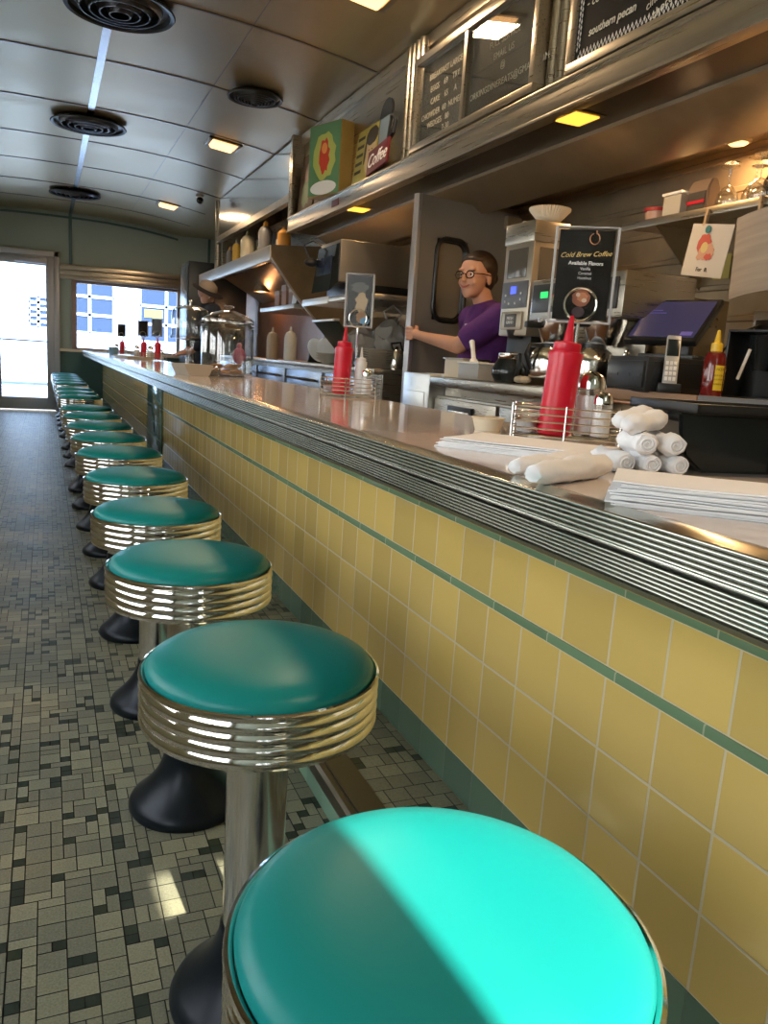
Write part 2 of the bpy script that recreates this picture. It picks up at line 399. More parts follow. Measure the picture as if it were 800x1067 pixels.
# worktop with ribbed metal edge
t = thing('countertop', 'long pale cream laminate lunch countertop with a ribbed metal edge', 'countertop', (0,0,0))
b = NB(); add_box(b, .513, 1.045, YN, YE-.05, .899, .935); obj('laminate_top', b, counter_m, t)
b = NB()
def rib_profile():
    P = [(.524,.9362),(.512,.9362)]
    zt = .9340
    def ribs(z0, z1, n, x):
        out = []
        h = (z0-z1)/n
        for k in range(n):
            a = z0-k*h
            out += [(x+.0045, a-h*.01)] + [(x+.0014-.0024*math.sin(PI*q/8), a-h*(.08+.84*(.5-.5*math.cos(PI*q/8)))) for q in range(9)] + [(x+.0045, a-h*.99)]
        return out
    P += ribs(.9335, .903, 6, .497); P += [(.513,.9025),(.513,.8975)]
    P += ribs(.8970, .8715, 6, .499); P += [(.4965,.8710),(.4965,.8665),(.50,.8645),(.524,.8645)]
    return P
rp = rib_profile()
add_prism(b, rp, 1, YN, YE-.05)
obj('ribbed_edge', b, rib_metal, t, 42)
b = NB(); add_box(b, .52, .795, YN, YE-.05, .868, .899); obj('underside_board', b, grey_p, t)
# step
t = thing('footrest_step', 'low tiled footrest step with a metal nosing along the counter base', 'step', (0,0,0))
b = NB(); add_box(b, .593, XF-.004, YN, YE, 0.0, .155); obj('riser_tiles', b, tile_mat('pale_green_riser_tile', (.25,.42,.28), (.15,.22,.15), .12, .5, .05, 0, mortar=.002), t, 0)
b = NB(); add_box(b, .60, XF-.002, YN, YE, .15, .1585); mosaic(b, .626, XF-.003, YN, YE, .16, 8); obj('mosaic_tread', b, [grout_m]+light_t+dark_t, t, 0)
b = NB()
add_prism(b, [(.545,.128),(.552,.128),(.552,.150),(.628,.150),(.628,.162),(.570,.162),(.568,.158),(.564,.162),(.552,.162),(.545,.156)], 1, YN, YE)
obj('metal_nosing', b, mat('dull_bronze', (0.16,0.14,0.10), .35, .8), t)

# ------------------------------------------------------------------ stools
def make_stool():
    t = thing('counter_stool', '', 'stool', (0,0,0), 0, 'teal counter stools along the counter')
    b = NB()
    add_lathe(b, [(0,.605),(0,.6185),(.05,.6182),(.10,.6165),(.135,.613),(.158,.607),(.170,.599),(.1745,.591),(.173,.583),(.16,.580),(0,.580)], seg=96)
    obj('seat_cushion', b, vinyl, t, 60)
    b = NB()
    prof = [(.0,.512),(.150,.512),(.174,.506),(.1795,.508)]
    n = 4; z0 = .508; h = .0175
    for k in range(n):
        a = z0 + k*h
        for q in range(9):
            an = PI*q/8
            prof.append((.1800 + .0028*math.sin(an), a + h*(q/8)*.98))
        prof.append((.1792, a+h*.99))
    prof += [(.1825,.580),(.1835,.584),(.1825,.588),(.1790,.5895),(.1755,.587),(.174,.582),(0,.582)]
    add_lathe(b, prof, seg=128)
    obj('seat_ring', b, chrome, t, 40)
    b = NB(); add_lathe(b, [(.0,.10),(.0485,.10),(.0485,.505),(.0,.505)], seg=48); obj('pedestal_column', b, chrome_w, t, 40)
    b = NB()
    prof = [(0,0),(.128,0),(.131,.006),(.131,.014),(.126,.024)]
    for k in range(1, 15):
        s = k/14; prof.append((.052 + .074*(1-s)**1.9, .024 + s*.118))
    prof += [(.0495,.146),(0,.146)]
    add_lathe(b, prof, seg=64); obj('bell_base', b, black_base, t, 40)
    return t
st = make_stool()
spots = [(.303,.510),(.300,1.118),(.2915,1.727),(.290,2.297),(.296,2.934),(.29,3.59),(.286,4.169),(.275,4.76),(.268,5.394),
         (.262,6.02),(.262,7.22),(.258,7.80),(.254,8.42),(.25,9.45),(.25,10.1),(.245,10.75),(.245,11.4),(.24,12.0)]
ords = ['', 'second','third','fourth','fifth','sixth','seventh','eighth','ninth','tenth','eleventh','twelfth','thirteenth','fourteenth','fifteenth','sixteenth','seventeenth']
labs = ['round teal counter stool half in bright sunlight at the bottom edge, nearest the camera']
for k in range(1, 17): labs.append('round teal vinyl counter stool with ribbed chrome ring, %s in the row from the camera' % ords[k])
labs[1] = 'round teal counter stool showing its whole chrome column, just behind the sunlit stool'
labs.append('round teal counter stool at the far end of the row, nearest the glass door')
for i, (x, y) in enumerate(spots):
    o = st if i == 0 else copy_tree(st)
    o.location = (x, y, 0); o.rotation_euler = (0,0, i*.7); o['label'] = labs[i]

# ------------------------------------------------------------------ ceiling fittings
def vent(x, y, r, label, n=4):
    z = cz(x)
    t = thing('ceiling_vent', label, 'vent', (x, y, z), 0, 'round ceiling vents')
    b = NB(); add_lathe(b, [(0,-.01),(r*.6,-.01),(r*.9,-.014),(r,-.03),(r*1.02,-.038),(r,-.045),(r*.93,-.04),(r*.90,-.02),(0,-.016)], seg=72)
    obj('flange', b, black_base if n == 4 else mat('dark_grille_metal', (0.03,0.03,0.03), .4, .6), t, 40)
    for k in range(n):
        ra = r*(.80 - (.62/n)*k*1.15)
        if ra < .02: break
        b = NB(); w = r*.62/n*.42
        add_lathe(b, [(ra,-.018-.004*k),(ra-w,-.050-.006*k),(ra-w-.006,-.050-.006*k),(ra-.010,-.016-.004*k),(ra,-.018-.004*k)], seg=72)
        obj('cone_ring', b, mat('vent_ring', (0.05,0.05,0.055), .3, .7) if n == 4 else MATS['dark_grille_metal'], t, 60)
vent(.40, 4.98, .29, 'large round dark ceiling vent cut by the top edge of the frame')
vent(.36, 7.59, .30, 'large round dark ceiling vent, middle of the three on the centre strip')
vent(.36, 11.1, .30, 'large round dark ceiling vent, farthest of the three on the centre strip')
vent(1.37, 5.85, .19, 'smaller round grille vent between the seam and the warm ceiling light', 6)
lamp_m = mat('warm_lamp_diffuser', (1.0,.62,.28), .4, 0, emit=1.9, ecol=(1.0,.55,.22))
lamp_y = mat('yellow_lamp_diffuser', (1.0,.6,.12), .4, 0, emit=1.3, ecol=(1.0,.50,.05))
bezel = mat('lamp_bezel', (0.35,0.28,0.20), .3, 1.0)
def ceil_lamp(x, y, s, label):
    z = cz(x); t = thing('ceiling_light', label, 'ceiling light', (x, y, z), 0, 'square warm ceiling lights')
    sl = (cz(x+.05)-cz(x-.05))/.1
    t.rotation_euler = (0, -math.atan(sl), 0)
    b = NB()
    for a in ((-s,-s,s,-s+.03),(-s,s-.03,s,s),(-s,-s,-s+.03,s),(s-.03,-s,s,s)): add_box(b, a[0], a[2], a[1], a[3], -.018, 0.004, .002)
    obj('frame', b, bezel, t)
    b = NB(); add_prism(b, [(-s+.028,-.006),(-s+.05,-.035),(s-.05,-.035),(s-.028,-.006)], 1, -s+.03, s-.03, bev=.004); obj('diffuser', b, lamp_m, t)
    L = bpy.data.lights.new('bulb', 'AREA'); L.shape = 'SQUARE'; L.size = s*1.6; L.energy = 11; L.color = (1,.70,.42)
    lo = bpy.data.objects.new('bulb', L); C.objects.link(lo); lo.parent = t; lo.location = (0,0,-.045)
ceil_lamp(1.47, 3.95, .14, 'square warm ceiling light at the top edge of the frame, nearest the camera')
ceil_lamp(1.45, 7.33, .14, 'square warm ceiling light, middle of the three along the vault')
ceil_lamp(1.45, 10.75, .14, 'square warm ceiling light farthest off, near the small camera')
ceil_lamp(1.45, .4, .14, 'square warm ceiling light behind the camera')
t = thing('security_camera', 'small round black and white security camera on the ceiling near the far light', 'camera', (1.66, 9.7, cz(1.66)))
b = NB(); add_lathe(b, [(0,0),(.045,0),(.045,-.02),(.03,-.03),(0,-.03)], seg=24); obj('mount', b, white_p, t)
b = NB(); add_sphere(b, (0,-.02,-.055), .04); obj('lens_ball', b, black_g, t)

# ------------------------------------------------------------------ canopy over the back bar
YS = 6.40
t = thing('back_bar_canopy', 'long stainless canopy above the back bar carrying the menus and signs', 'canopy')
b = NB(); add_box(b, 1.795, 1.86, YN, YS, 2.035, 2.135, .004); add_box(b, 1.785, 1.83, YN, YS, 2.128, 2.142, .003); add_box(b, 1.785, 1.83, YN, YS, 2.028, 2.040, .003)
obj('fascia', b, steel_y, t)
b = NB(); add_box(b, 1.83, 2.05, YN, YS, 2.036, 2.05); obj('soffit', b, mat('dark_soffit', (0.05,0.038,0.026), .3, .6, scale=6, var=.3), t)
b = NB(); add_prism(b, [(2.05,2.05),(2.05,2.02),(2.26,1.915),(2.28,1.915),(2.28,2.05)], 1, YN, YS); obj('sloping_hood_panel', b, steel_dk, t)
b = NB(); add_box(b, 2.28, XW, YN, YS, 2.02, 2.05); obj('rear_soffit', b, steel_dk, t)
b = NB(); add_box(b, 1.90, XW-.002, YN, YS, 2.14, 2.765); obj('upper_panel', b, steel_y, t)
b = NB(); add_box(b, 1.80, 1.90, YS-.035, YS, 2.03, 2.76, .002)
for k in range(3): add_box(b, 1.785, 1.81, YS-.10+.03*k, YS-.085+.03*k, 2.14, 2.62, .003)
obj('end_post', b, steel, t)
for yy in (4.20, 2.78):
    b = NB()
    for k in range(4): add_cyl(b, (1.86, yy-.09+.06*k, 2.14), (1.86, yy-.09+.06*k, 2.75), .026, seg=12)
    obj('ribbed_pilaster', b, steel, t)
def can_light(y, label):
    t = thing('soffit_light', label, 'light', (1.90, y, 2.036), 0, 'yellow lights under the canopy')
    b = NB(); add_box(b, -.075, .075, -.085, .085, -.004, 0, .001); obj('bezel', b, bezel, t)
    b = NB(); add_box(b, -.055, .055, -.065, .065, -.009, -.004, .001); obj('lens', b, lamp_y, t)
    L = bpy.data.lights.new('bulb', 'AREA'); L.shape = 'SQUARE'; L.size = .11; L.energy = 3.6; L.color = (1,.60,.25)
    lo = bpy.data.objects.new('bulb', L); C.objects.link(lo); lo.parent = t; lo.location = (0,0,-.014)
can_light(2.73, 'small yellow recessed light under the canopy, above the coffee sign')
can_light(5.08, 'small yellow recessed light under the canopy near its far end')
t = thing('shelf_light', 'small warm light under the hood that lights the wall behind the stemmed glasses', 'light', (2.50, 2.50, 2.02))
b = NB(); add_lathe(b, [(0,0),(.045,0),(.05,-.02),(.042,-.03),(0,-.03)], seg=24); obj('housing', b, bezel, t)
b = NB(); add_lathe(b, [(0,-.030),(.038,-.030),(.030,-.036),(0,-.038)], seg=24); obj('lens', b, lamp_m, t)
L = bpy.data.lights.new('bulb', 'AREA'); L.shape = 'DISK'; L.size = .07; L.energy = 4.5; L.color = (1,.58,.25)
lo = bpy.data.objects.new('bulb', L); C.objects.link(lo); lo.parent = t; lo.location = (0,0,-.045)
can_light(.9, 'small yellow recessed light under the canopy, nearest the camera')
tag(obj('notice_plate', (lambda b: (add_box(b, -.003, 0, -.07, .07, -.022, .022, .001), b)[-1])(NB()), mat('maroon_plate', (.16,.05,.05), .5), loc=(1.7948,5.25,2.085)),
    'small maroon notice plate on the canopy edge below the yellow sign', 'plate')

# menu boards on the canopy
def frame_box(b, x0, x1, y0, y1, z0, z1, w):
    add_box(b, x0, x1, y0, y1, z0, z0+w, .003); add_box(b, x0, x1, y0, y1, z1-w, z1, .003)
    add_box(b, x0, x1, y0, y0+w, z0+w, z1-w, .003); add_box(b, x0, x1, y1-w, y1, z0+w, z1-w, .003)
t = thing('menu_cabinet', 'wide glazed letter board cabinet in a steel frame with two black panels', 'menu board', (1.80,0,0))
b = NB(); frame_box(b, -.012, .05, 2.90, 4.07, 2.155, 2.61, .035); add_box(b, -.008, .05, 3.50, 3.525, 2.19, 2.58); obj('steel_frame', b, steel_y, t)
b = NB(); add_box(b, .03, .045, 2.93, 4.04, 2.185, 2.585); obj('letter_panel', b, blackboard, t)
b = NB(); add_box(b, .006, .009, 2.93, 4.04, 2.185, 2.585); obj('glass_door', b, pane_mat('cabinet_glass', (.9,.9,.88), 1.6), t, 0)
b = NB(); X = (0,-1,0); Z = (0,0,1)
for s, y, z in (('BREAKFAST LARGE',3.78,2.50),('EGGS    69    TRY',3.78,2.44),('CAKE    65     A ',3.78,2.38),('CHOWDER  60  NUMERAL',3.78,2.32),('WEDGES   80',3.83,2.27),('7-30',3.74,2.225),
                ('FULL SERVICE',3.22,2.46),('EMAIL US',3.22,2.405),('@',3.22,2.355),('WORKINGDINEREATS@GMAIL.COM',3.20,2.285)):
    add_text(b, s, .040, (.028, y, z), X, Z, space=1.05)
obj('lettering', b, chalk, t, 0)
t = thing('chalk_menu', 'black flavour menu with a white checkered border at the top right', 'menu board', (1.80,0,0))
b = NB(); frame_box(b, -.012, .05, 1.55, 2.68, 2.15, 2.62, .035); obj('steel_frame', b, steel_y, t)
b = NB(); add_box(b, .0, .045, 1.58, 2.65, 2.18, 2.59); obj('black_panel', b, blackboard, t)
b = NB()
def diamond(y, z, s):
    f = b.faces.new([b.verts.new(p) for p in ((-.0012,y-s*.5,z),(-.0012,y,z-s),(-.0012,y+s*.5,z),(-.0012,y,z+s))])
for k in range(56):
    for q in range(2): diamond(2.62-.020*k-.010*q, 2.196+.0125*q, .0105)
for k in range(20):
    for q in range(2): diamond(2.632-.012*q, 2.225+.020*k+.010*q, .0105)
obj('checkered_border', b, mat('white_print', (.72,.68,.6), .7), t, 0)
b = NB()
add_text(b, '- cocoa', .045, (-.0015, 2.53, 2.365), X, Z, shear=.2)
add_text(b, 'southern pecan', .040, (-.0015, 2.445, 2.262), X, Z, shear=.2, offset=.0006)
add_text(b, 'cinnamon', .038, (-.0015, 2.20, 2.262), (0,-1,.35), (0,.35,1), shear=.2)
add_text(b, 'chocolate', .038, (-.0015, 2.165, 2.225), (0,-1,.35), (0,.35,1), shear=.2)
add_text(b, 'blueberry', .045, (-.0015, 2.42, 2.47), X, Z, shear=.2)
obj('chalk_lettering', b, chalk, t, 0)
# retro signs leaning on the canopy ledge
def panel_sign(name, label, y, w, h, zc, edge, face_mats, fill, x=1.80, tilt=.10, thick=.02):
    t = thing(name, label, 'sign', (x+.035, y, 2.142)); t.rotation_euler = (0, tilt, 0)
    b = NB(); add_box(b, -thick/2, thick/2, -w/2, w/2, 0, h, .002); obj('board', b, edge, t)
    b = NB(); fill(b, -thick/2-.001, w, h); obj('artwork', b, face_mats, t, 0)
    return t
def blob(b, x, y, z, ry, rz, mi, n=20, wob=0):
    b.faces.new([b.verts.new((x, y+ry*math.cos(2*PI*k/n)*(1+wob*math.sin(3*k)), z+rz*math.sin(2*PI*k/n)*(1+wob*math.cos(2*k)))) for k in range(n)]).material_index = mi
m_br = [mat('faded_brown_print',(.22,.13,.08),.6), mat('faded_green_print',(.20,.25,.12),.6), mat('faded_pink_print',(.45,.25,.18),.6)]
def art1(b, x, w, h):
    blob(b, x, 0, h*.35, w*.3, h*.25, 1, wob=.15); blob(b, x-.0004, 0, h*.68, w*.22, h*.16, 2, wob=.1)
panel_sign('poster_sign', 'faded brown poster leaning farthest left on the canopy ledge', 6.08, .38, .44, 0, mat('brown_board',(.20,.12,.07),.6), m_br, art1)
panel_sign('poster_sign', 'faded brown poster half hidden behind the green box sign', 5.70, .28, .34, 0, mat('dull_brown_board',(.16,.10,.06),.6), m_br, art1)
t = thing('green_box_sign', 'green and yellow box-shaped sign with a red figure, jutting from the canopy ledge', 'sign', (1.77, 5.38, 2.144), .35)
b = NB(); add_box(b, -.03, .09, -.17, .17, 0, .46, .004); obj('box_body', b, mat('mustard_box',(.30,.20,.05),.5), t)
b = NB(); 
b.faces.new([b.verts.new(p) for p in ((-.0312,-.165,.005),(-.0312,-.165,.455),(-.0312,.165,.455),(-.0312,.165,.005))]).material_index = 0
blob(b, -.0318, 0, .25, .12, .15, 1, wob=.08); blob(b, -.0322, 0, .25, .055, .11, 2, wob=.15); blob(b, -.0326, 0, .30, .03, .035, 3)
blob(b, -.0320, 0, .05, .14, .045, 4)
obj('artwork', b, [mat('green_print',(.12,.27,.13),.4), mat('lime_print',(.45,.50,.12),.4), mat('red_print',(.6,.06,.03),.4), mat('orange_print',(.8,.30,.08),.4), mat('white_print_gloss',(.8,.8,.78),.3)], t, 0)
def art2(b, x, w, h):
    blob(b, x, -w*.22, h*.50, w*.24, h*.36, 1); blob(b, x-.0003, -w*.22, h*.80, w*.27, h*.16, 2, wob=.05); blob(b, x-.0004, w*.02, h*.55, w*.05, h*.22, 2)
    for k in range(5):
        z = h*(.82-.15*k)
        f = b.faces.new([b.verts.new(p) for p in ((x-.0003,w*.44,z),(x-.0003,w*.12,z),(x-.0003,w*.12,z+h*.06),(x-.0003,w*.44,z+h*.06))]); f.material_index = 2
    blob(b, x-.0006, -w*.15, h*.56, w*.03, h*.012, 2); blob(b, x-.0006, -w*.29, h*.56, w*.03, h*.012, 2); blob(b, x-.0006, -w*.22, h*.36, w*.06, h*.02, 3)
panel_sign('retro_sign', 'yellow tin sign with a drawn face and dark hair, beside the coffee cup sign', 4.86, .36, .34, 0, mat('yellow_tin',(.42,.36,.08),.4),
           [mat('y_print',(.42,.36,.08),.4), mat('skin_print',(.55,.42,.22),.5), mat('dark_print',(.05,.04,.03),.5), MATS['red_print']], art2)
t = thing('coffee_cup_sign', 'dark cut-out metal sign of a coffee cup with the word Coffee on red', 'sign', (1.80, 4.52, 2.142)); t.rotation_euler = (0,.08,0)
b = NB()
cup = [(-.07,.12),(-.085,.33),(.085,.33),(.07,.12)]
add_prism(b, cup, 0, 0, .014); add_cyl(b, (0,0,.33), (.014,0,.33), .086, seg=28)
add_tube(b, [(.007,-.08+.0,.30),(.007,-.12,.30),(.007,-.145,.26),(.007,-.13,.20),(.007,-.075,.17)], .014)
obj('cup_cutout', b, mat('dark_sign_metal',(.03,.035,.04),.4,.3), t)
b = NB()
b.faces.new([b.verts.new((-.001,y,z)) for y, z in ((-.058,.14),(-.07,.31),(.07,.31),(.058,.14))]); obj('cup_face', b, mat('blue_grey_print',(.16,.22,.26),.5), t, 0)
b = NB(); add_prism(b, [(-.15,.03),(-.15,.17),(.15,.14),(.15,.0)], 0, -.022, -.006, bev=.003); obj('red_band', b, mat('maroon_band',(.11,.012,.018),.4), t)
b = NB(); add_text(b, 'Coffee', .105, (-.0235,0,.082), (0,-1,.08), (0,.08,1), shear=.35, extrude=.0012); obj('lettering', b, white_p, t, 0)

# ------------------------------------------------------------------ back counter and its equipment
ZB = 1.02
t = thing('back_counter', 'long stainless back counter with a brown wood edge behind the lunch counter', 'counter')
b = NB(); add_box(b, 1.79, XW-.01, YN+.02, 2.28, ZB-.035, ZB, .004); add_box(b, 1.84, XW-.01, YN+.02, 2.28, 0, ZB-.035); obj('worktop', b, steel_dk, t)
b = NB(); add_box(b, 1.915, XW-.01, 2.29, 3.30, ZB-.04, ZB-.012, .003); add_box(b, 1.93, XW-.01, 2.29, 3.30, 0, ZB-.04); obj('rear_worktop', b, steel, t)
b = NB(); add_box(b, 1.775, 1.80, 1.80, 2.28, ZB-.030, ZB+.004, .004); obj('wood_edge', b, wood, t)
b = NB(); add_box(b, 1.77, 1.80, 1.80, 2.28, ZB-.045, ZB-.034, .002); obj('copper_strip', b, copper, t)
b = NB(); add_box(b, 1.77, 1.80, YN+.02, 1.79, ZB-.04, ZB+.006, .004); obj('grey_edge', b, grey_p, t)
b = NB(); add_box(b, 1.80, 1.84, 2.20, 2.26, .0, ZB-.04, .003); add_box(b, 1.80, 1.84, .9, .96, 0, ZB-.04, .003); obj('steel_leg', b, steel, t)
t = thing('worktable', 'stainless refrigerated worktable in front of the woman in purple', 'worktable')
b = NB(); add_box(b, 1.69, 1.90, 2.29, 3.42, ZB-.055, ZB-.012, .006); add_box(b, 1.74, 1.90, 2.29, 3.70, 0, ZB-.10, .004)
add_box(b, 1.775, 1.90, 2.30, 3.41, ZB-.10, ZB-.05)
obj('cabinet_body', b, steel, t)
b = NB(); add_box(b, 1.69, 1.90, 3.42, 3.72, 0, ZB, .006); add_box(b, 1.685, 1.70, 3.46, 3.68, .5, .93, .003); obj('end_cabinet', b, mat('bright_steel',(.72,.72,.70),.28,.9), t)
for y0, y1 in ((2.32,2.80),(2.83,3.40)):
    b = NB(); add_box(b, 1.715, 1.74, y0, y1, .30, ZB-.11, .004); dd = obj('fridge_door', b, steel, t)
    b = NB(); add_box(b, 1.70, 1.716, (y0+y1)/2-.10, (y0+y1)/2+.12, .80, .885, .004); obj('recessed_handle', b, black_p, dd)
    b = NB(); add_box(b, 1.696, 1.702, (y0+y1)/2-.085, (y0+y1)/2+.105, .81, .865, .002); obj('handle_plate', b, chrome_w, dd)
b = NB(); add_box(b, 1.76, 1.89, 3.12, 3.60, ZB-.012, ZB+.002, .001); obj('cutting_board', b, white_p, t)
for i, (x, y, lab) in enumerate(((1.81,3.285,'beige lidded food bin on the worktable, left of its neighbour'),(1.765,3.06,'clear plastic food bin with a scoop on the worktable'))):
    t = thing('food_bin', lab, 'bin', (x, y, ZB-.010), 0, 'food bins on the worktable')
    b = NB(); add_box(b, -.07, .07, -.09, .09, 0, .085 if i == 0 else .07, .008); obj('tub', b, cream if i == 0 else mat('milky_plastic',(.42,.40,.36),.3), t)
    b = NB(); add_box(b, -.076, .076, -.096, .096, .083 if i == 0 else .068, .092 if i == 0 else .076, .003); obj('lid', b, steel if i == 0 else white_p, t)
t = thing('scoop', 'white plastic scoop handle leaning on the clear food bin', 'scoop', (1.765,3.14,1.100)); t.rotation_euler = (.0,-.55,1.2)
b = NB(); add_tube(b, [(0,0,0),(.06,0,.01),(.13,0,.012)], [.011,.010,.013], 10); add_sphere(b, (-.02,0,-.003), .025, (1.2,.8,.5)); obj('handle', b, white_p, t)
tag(obj('kitchen_towel', (lambda b: ([add_sphere(b, (k*.035, .012*math.sin(k*1.3), .016), .03, (1.1,.8,.5), 12, 8) for k in range(6)], b)[-1])(NB()), mat('beige_towel',(.48,.40,.29),.9), loc=(1.76,2.70,1.012), rot=(0,0,1.3)),
    'crumpled beige towel lying on the worktable beside the coffee pots', 'towel')

# coffee grinder
t = thing('coffee_grinder', 'tall steel coffee grinder with a blue display beside the woman in purple', 'coffee grinder', (1.905, 2.98, ZB-.012))
b = NB()
add_box(b, -.06, .10, -.12, .10, .20, .66, .006)
obj('housing', b, mat('champagne_steel',(.50,.44,.35),.3,.85), t)
b = NB(); add_box(b, -.02, .10, -.10, .09, .0, .21, .004); add_box(b, -.07, .10, -.12, .10, 0, .025, .004); obj('lower_body', b, black_p, t)
b = NB(); add_box(b, -.066, .105, -.125, .105, .58, .665, .006); obj('hopper_lid', b, steel, t)
b = NB(); add_box(b, -.0625, -.059, -.08, .07, .44, .56, .002); obj('hopper_window', b, mat('smoked_plastic',(.09,.08,.065),.15), t)
b = NB(); add_box(b, -.03, .08, -.1225, -.1195, .38, .56, .002); obj('hopper_side_window', b, mat('smoked_plastic',(.06,.05,.05),.15), t)
b = NB(); add_box(b, -.064, -.059, -.105, .095, .315, .425, .003); cp_ = obj('control_panel', b, mat('slate_panel',(.12,.13,.15),.35), t)
b = NB(); add_box(b, -.067, -.0635, -.02, .02, .375, .405, .001); obj('blue_display', b, mat('blue_display',(.05,.08,.9),.4,0,emit=1.6), cp_)
for k, (y, z) in enumerate(((.06,.37),(.06,.345),(.03,.335),(-.02,.335),(-.06,.375),(-.06,.35))):
    b = NB(); add_cyl(b, (-.067,y,z), (-.063,y,z), .005, seg=10); obj('button', b, white_p, cp_)
b = NB(); add_box(b, -.068, -.059, -.085, .075, .225, .30, .01); lb = obj('name_plate', b, mat('champagne_plate',(.52,.46,.36),.35,.5), t)
b = NB(); add_box(b, -.070, -.067, -.045, .04, .235, .29, .004); obj('dark_label', b, mat('dark_label',(.10,.10,.10),.4), lb)
b = NB(); add_text(b, 'FRESH', .018, (-.0706,0,.272), X, Z); add_text(b, 'GRIND', .018, (-.0706,0,.255), X, Z); obj('label_lettering', b, white_p, lb, 0)
b = NB(); add_lathe(b, [(.0,0),(.035,0),(.045,.035),(.0,.035)], (-.03,0,.19), 24); obj('chute', b, black_p, t)
b = NB(); add_lathe(b, [(.0,0),(.012,0),(.012,.02),(.0,.022)], (-.0,.06,.665), 16); obj('lid_knob', b, white_p, t)
# stack of coffee filters on the grinder
t = thing('coffee_filters', 'stack of fluted white paper coffee filters on top of the grinder', 'coffee filters', (1.93, 2.90, 1.676))
for q in range(3):
    b = NB(); seg = 80; rings = []
    for r0_, z0_ in ((.045,0),(.06,.018),(.082,.045)):
        rings.append([b.verts.new(((r0_+ (.005*(r0_-.04)/.04)*(1 if k%2 else -1))*math.cos(2*PI*k/seg), (r0_+(.005*(r0_-.04)/.04)*(1 if k%2 else -1))*math.sin(2*PI*k/seg), z0_)) for k in range(seg)])
    b.faces.new(rings[0][::-1])
    for a, c in zip(rings, rings[1:]):
        for k in range(seg): b.faces.new((a[k],a[(k+1)%seg],c[(k+1)%seg],c[k]))
    obj('paper_filter', b, mat('filter_paper',(.78,.70,.56),.9), t, 60, loc=(0,0,.004*q))
# coffee brewer
t = thing('coffee_brewer', 'wide steel coffee brewer with a green display behind the cold brew sign', 'coffee brewer', (1.86, 2.56, ZB-.012))
b = NB(); add_box(b, -.02, .30, -.30, .28, .26, .42, .008); add_box(b, .10, .30, -.30, .28, 0, .27, .004); add_box(b, -.02, .30, -.30, .28, 0, .03, .004)
obj('housing', b, steel, t)
for yy in (.16,-.14):
    b = NB(); add_box(b, -.026, -.019, yy-.13, yy+.10, .29, .40, .004); pn = obj('control_panel', b, mat('charcoal_panel',(.035,.035,.035),.3), t)
    b = NB(); add_box(b, -.029, -.0255, yy-.01, yy+.04, .345, .37, .001); obj('green_display', b, mat('green_display',(.02,.55,.12),.4,0,emit=1.0), pn)
    b = NB(); add_cyl(b, (-.03,yy-.05,.345), (-.025,yy-.05,.345), .012, seg=16); obj('red_switch', b, red_p, pn)
    b = NB(); add_tube(b, [(-.03,yy-.075,.36),(-.05,yy-.075,.33),(-.05,yy-.075,.31)], .008); obj('tap_lever', b, chrome, pn)
    b = NB(); add_lathe(b, [(.0,0),(.055,0),(.08,.07),(.085,.10),(0,.10)], (.04,yy,.165), 32); bk = obj('filter_basket', b, chrome_w, t)
    b = NB(); add_box(b, -.11, -.04, yy-.012, yy+.012, .225, .25, .005); obj('basket_handle', b, black_p, bk)
for y, lab in ((2.66,'steel coffee server with a black lid under the brewer, nearest the grinder'),(2.40,'steel coffee server with a black lid under the brewer, behind the red bottle')):
    t = thing('coffee_server', lab, 'coffee pot', (1.84, y, ZB+.020), 0, 'coffee servers under the brewer')
    b = NB(); add_lathe(b, [(0,0),(.078,0),(.082,.01),(.082,.07),(.075,.10),(.055,.118),(0,.118)], seg=36); obj('flask', b, chrome_w, t)
    b = NB(); add_lathe(b, [(0,.118),(.05,.118),(.048,.135),(.02,.142),(0,.142)], seg=28); obj('lid', b, black_p, t)
    b = NB(); add_tube(b, [(-.05,0,.125),(-.10,0,.125),(-.115,0,.09),(-.085,0,.03)], .010); obj('handle', b, black_p, t)
# glass decanters right under the brewer
for y, lab in ((2.83,'dark glass coffee decanter under the grinder'),):
    t = thing('coffee_decanter', lab, 'coffee pot', (1.76, y, ZB-.010))
    b = NB(); add_lathe(b, [(0,0),(.055,0),(.07,.03),(.068,.06),(.045,.10),(.045,.12),(0,.12)], seg=32); obj('bowl', b, black_g, t)
    b = NB(); add_tube(b, [(-.01,-.05,.115),(-.02,-.10,.115),(-.02,-.105,.06),(-.01,-.075,.03)], .009); obj('handle', b, black_p, t)
    b = NB(); add_lathe(b, [(.0455,.095),(.048,.10),(.048,.118),(.0455,.12)], seg=32); obj('steel_band', b, chrome, t)

# register, screen, phone, sauce
t = thing('cash_drawer', 'black cash drawer on the back counter under the tilted screen', 'cash drawer', (1.90, 2.10, ZB), -.20)
b = NB(); add_box(b, -.12, .20, -.12, .14, .0, .115, .006); obj('case', b, mat('dark_grey_metal',(.03,.032,.035),.35,.3), t)
b = NB(); add_box(b, -.128, -.118, -.11, .13, .012, .100, .003); dr = obj('drawer_front', b, mat('dark_grey_metal',(.03,.032,.035),.35,.3), t)
b = NB(); add_box(b, -.130, -.127, -.03, .02, .05, .06); add_box(b, -.130, -.127, .05, .11, .05, .058); add_box(b, -.130,-.127,-.10,-.05,.05,.058); obj('slot', b, black_p, dr)
b = NB(); add_box(b, -.10, .18, -.123, -.119, .02, .10, .002); obj('side_slots', b, black_p, t)
t = thing('pos_screen', 'tilted touch screen with a dim purple display above the cash drawer', 'monitor', (1.99, 2.15, ZB+.115), -1.2)
scr = (math.radians(49))
b = NB(); add_box(b, -.145, .115, -.012, .012, -.115, .115, .006); bz = obj('screen_body', b, black_p, t, loc=(0,0,.125), rot=(-scr,0,0))
